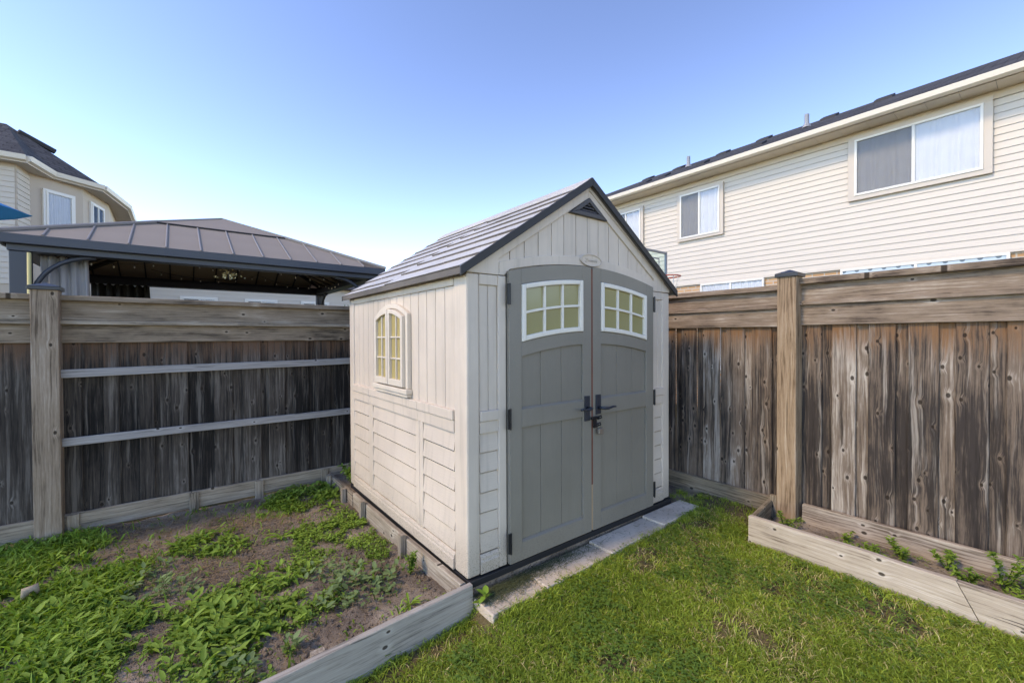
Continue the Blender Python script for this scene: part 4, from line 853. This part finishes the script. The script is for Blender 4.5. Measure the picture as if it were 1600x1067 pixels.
tag(fast('tall_weed_grass', v, t, M['weedg'], a), 'tall bright green weedy grass in the soil bed', 'weed grass', None, 'stuff')
for kd, name, m, lr, wr, lab in (('b', 'broadleaf_weeds', M['weed'], (.03, .075), (.32, .5), 'low broadleaf weeds spreading over the soil bed'), ('p', 'pale_weeds', M['pale'], (.03, .06), (.5, .75), 'pale grey green weeds with rounded leaves in the soil bed'), ('c', 'creeping_weeds', M['weed'], (.013, .028), (.5, .8), 'small leaved creeping weeds carpeting the soil bed')):
    p = ptsof(kd); n = len(p); z = zsoil(p[:, 0], p[:, 1])+rng.uniform(.006, .055 if kd != 'c' else .035, n); L = rng.uniform(*lr, n)*(.6+.8*fbm(p[:, 0], p[:, 1], 3.5, 85)); az = rng.uniform(0, 6.3, n)
    v, t, a = leaves(np.c_[p, z], L, L*rng.uniform(*wr, n), az, rng.uniform(-.25, .75, n), np.clip(.7*fbm(p[:, 0], p[:, 1], 4, 80)-.15+rng.uniform(0, .75, n), 0, 1))
    # stems
    b = np.c_[p, z]; g_ = np.c_[p+rng.normal(0, .008, (n, 2)), zsoil(p[:, 0], p[:, 1])-.004]; s = np.array([.0014, .0007, 0]); V2 = np.stack([g_-s, g_+s, b+s, b-s], 1).reshape(-1, 3); T2 = (np.arange(n)[:, None]*4+np.array([0, 1, 2, 0, 2, 3])[None]).reshape(-1, 3)
    v, t, a = merge([(v, t, a), (V2, T2, np.zeros(len(V2)))]); tag(fast(name, v, t, m, a), lab, 'weeds', None, 'stuff')
# dandelion-like rosettes, each a plant with its own leaves
def rosette_leaf(seed):
    r = random.Random(seed); n = 9; V = []; 
    for i in range(n+1):
        u = i/n; w = (.035+.11*u*(1-.25*u))*(1-u**6)*(1 if i % 2 else .62)+.002; h = .55*u-.62*u*u; fx = u
        V += [(fx, w, h+.03), (fx, 0, h), (fx, -w, h+.03)]
    F = []
    for i in range(n):
        k = i*3; F += [(k, k+1, k+4, k+3), (k+1, k+2, k+5, k+4)]
    me = bpy.data.meshes.new('leaf'); me.from_pydata(V, [], F); me.attributes.new('tone', 'FLOAT', 'POINT').data.foreach_set('value', [r.uniform(.3, .95)]*len(V)); me.materials.append(M['weedg']); return me
LM = [rosette_leaf(i) for i in range(5)]
for i, (px, py) in enumerate(((310, 845), (285, 858), (345, 862), (375, 850), (440, 838), (402, 880), (290, 965), (320, 955), (450, 905), (395, 1000), (250, 1005), (60, 895), (170, 905), (470, 765), (515, 790), (350, 1035), (560, 885), (640, 948), (210, 958), (130, 1010))):
    x, y = spot(px, py)
    if not inbed(np.array(x), np.array(y)): continue
    z = float(zsoil(x, y)); rt = thing('dandelion_plant', 'dandelion like weed rosette with long toothed leaves in the soil bed', 'weed', (x, y, z-.004), 'dandelion like weeds in the soil bed')
    nl = random.randint(8, 12); sc = random.uniform(.075, .15)
    for j in range(nl):
        o = bpy.data.objects.new('leaf', LM[(i+j) % 5]); COL.objects.link(o); o.parent = rt; s_ = sc*random.uniform(.7, 1.15); o.scale = (s_, s_*1.15, s_*random.uniform(.7, 1.3))
        o.rotation_euler = (random.uniform(-.25, .25), random.uniform(-.5, .1), 2*math.pi*j/nl+random.uniform(-.3, .3))
# upright leafy weeds: by the stake, at the plank's foot, in the corner behind the shed, in the raised bed
def upright(label, x, y, z, h, n, spread, lf, m, tone0=.3, group=None):
    t_ = thing('leafy_weed', label, 'weed', (x, y, z), group); P_ = []; st = MB()
    ns = max(3, n//45)
    for k in range(ns):
        a = random.uniform(0, 6.3); tip = Vector((x+math.cos(a)*spread*random.uniform(.3, 1), y+math.sin(a)*spread*random.uniform(.3, 1), z+h*random.uniform(.6, 1))); b = Vector((x, y, z-.01))
        st.tube([b, b+(tip-b)*.5+Vector((0, 0, h*.1)), tip], [.003, .0024, .001], 5)
        for q in range(n//ns):
            u = random.uniform(.15, 1); P_.append(tuple(b+(tip-b)*u+Vector((0, 0, h*.1*math.sin(u*3.14)))))
    st.make('stem', M['clover'], t_); P_ = np.array(P_); k = len(P_); L = rng.uniform(.5, 1.1, k)*lf
    v, t, a = leaves(P_, L, L*rng.uniform(.4, .6, k), rng.uniform(0, 6.3, k), rng.uniform(-.4, .7, k), np.clip(rng.normal(tone0+.2, .25, k), 0, 1)); fast('foliage', v-np.array([x, y, z]), t, m, a, (x, y, z), t_)
x, y = spot(640, 897); upright('bushy dark green weed growing against the edging stake', x-.01, y-.03, float(zsoil(x, y)), .15, 260, .045, .028, M['weed'], .1)
upright('bright two leaved weed at the foot of the silver plank end', .03, -.10, float(zlawn(.03, -.1)), .09, 12, .05, .07, M['weedg'], .5)
x, y = hit(610, 1030, 2, -.22)[:2]; upright('broad leaved weed sprouting on the lawn below the silver plank', x, y, float(zlawn(x, y)), .1, 26, .06, .065, M['weed'], .6)
upright('dense green weeds filling the gap behind the shed corner', .1, 2.42, -.06, .16, 420, .22, .06, M['weed'], .3)
for (xx, yy, h, n) in ((2.30, -.84, .10, 70), (2.12, -1.06, .05, 40), (2.40, -1.2, .06, 60), (2.25, -1.36, .08, 110), (2.36, -1.5, .13, 150), (2.1, -1.58, .09, 90), (2.42, -1.7, .11, 120), (2.22, -1.8, .15, 200), (2.36, -1.93, .2, 240), (2.1, -2.0, .12, 150), (2.28, -2.12, .17, 200)):
    upright('leafy green weed sprouting in the raised bed', xx, yy, -.03+(-.7-yy)*.008, h, n, .06+h*.35, .036, M['weed'], .5, 'weeds in the raised bed')
n = 2600; x, y = scatter(n, 1.99, 2.5, -2.4, -.78); k = fbm(x, y, 7, 90) > .47; x, y = x[k], y[k]; n = len(x); L = rng.uniform(.012, .032, n)
v, t, a = leaves(np.stack([x, y, -.03-.02*(y+.7)*.4+rng.uniform(0, .03, n)], 1), L, L*rng.uniform(.4, .8, n), rng.uniform(0, 6.3, n), rng.uniform(-.3, .7, n), rng.uniform(0, 1, n))
tag(fast('bed_ground_cover', v, t, M['weed'], a), 'low green ground cover patches on the raised bed soil', 'weeds', None, 'stuff')
# straw and soil crumbs
n = 22000; x, y = scatter(n, -2.5, -.1, .02, 2.7); sd_ = [spot(*q) for q in ((230, 830), (170, 830), (330, 808), (300, 800), (400, 810), (350, 885), (450, 800), (260, 850))]
wgt = sum(np.exp(-((x-a)**2+(y-b)**2)/.05) for a, b in sd_)+.08; k = rng.uniform(0, 1, n) < wgt; x, y = x[k], y[k]; x = np.r_[x, rng.uniform(2.12, 2.54, 500)]; y = np.r_[y, rng.uniform(-.62, .6, 500)]; n = len(x)
az = rng.uniform(0, 6.3, n); L = rng.uniform(.02, .08, n); z = np.where(x < 0, zsoil(x, y), np.where(y > -.045, -.064, zlawn(x, y)))+rng.uniform(.002, .02, n); d = np.stack([np.cos(az), np.sin(az), rng.normal(0, .15, n)], 1)*L[:, None]; s = np.stack([-np.sin(az), np.cos(az), np.zeros(n)], 1)*.0015
P_ = np.stack([x, y, z], 1); tag(fast('dry_straw', np.stack([P_-s, P_+s, P_+d], 1).reshape(-1, 3), np.arange(3*n).reshape(-1, 3), M['straw'], np.repeat(rng.uniform(0, 1, n), 3)), 'dry straw coloured stalks scattered on the bare soil', 'straw', None, 'stuff')
n = 15000; x, y = scatter(n, -2.6, -.08, .01, 2.7); z = zsoil(x, y); r = rng.uniform(.002, .008, n)*(1+1.6*(rng.uniform(0, 1, n) < .05)); O = np.array([(1, 0, 0), (-1, 0, 0), (0, 1, 0), (0, -1, 0), (0, 0, 1), (0, 0, -1)], float); OT = np.array([(0, 2, 4), (2, 1, 4), (1, 3, 4), (3, 0, 4), (2, 0, 5), (1, 2, 5), (3, 1, 5), (0, 3, 5)])
V = (np.stack([x, y, z], 1)[:, None]+O[None]*r[:, None, None]*rng.uniform(.6, 1.3, (n, 6, 1))).reshape(-1, 3); tag(fast('soil_crumbs', V, (np.arange(n)[:, None, None]*6+OT[None]).reshape(-1, 3), M['soil']), 'small clods and crumbs lying on the bare soil bed', 'soil', None, 'stuff')
x, y = spot(48, 940); st_ = MB().tube([(x-.03, y, -.10), (x-.02, y, -.06), (x+.02, y+.01, -.05), (x+.03, y+.01, -.09)], [.012, .026, .022, .008], 9).make('stone', flat('stone_tan', (.34, .27, .20), .9, 0, .1, .3, 20, .4), None, 0, True); tag(st_, 'pale rounded stone lying among the tall weed grass', 'stone')
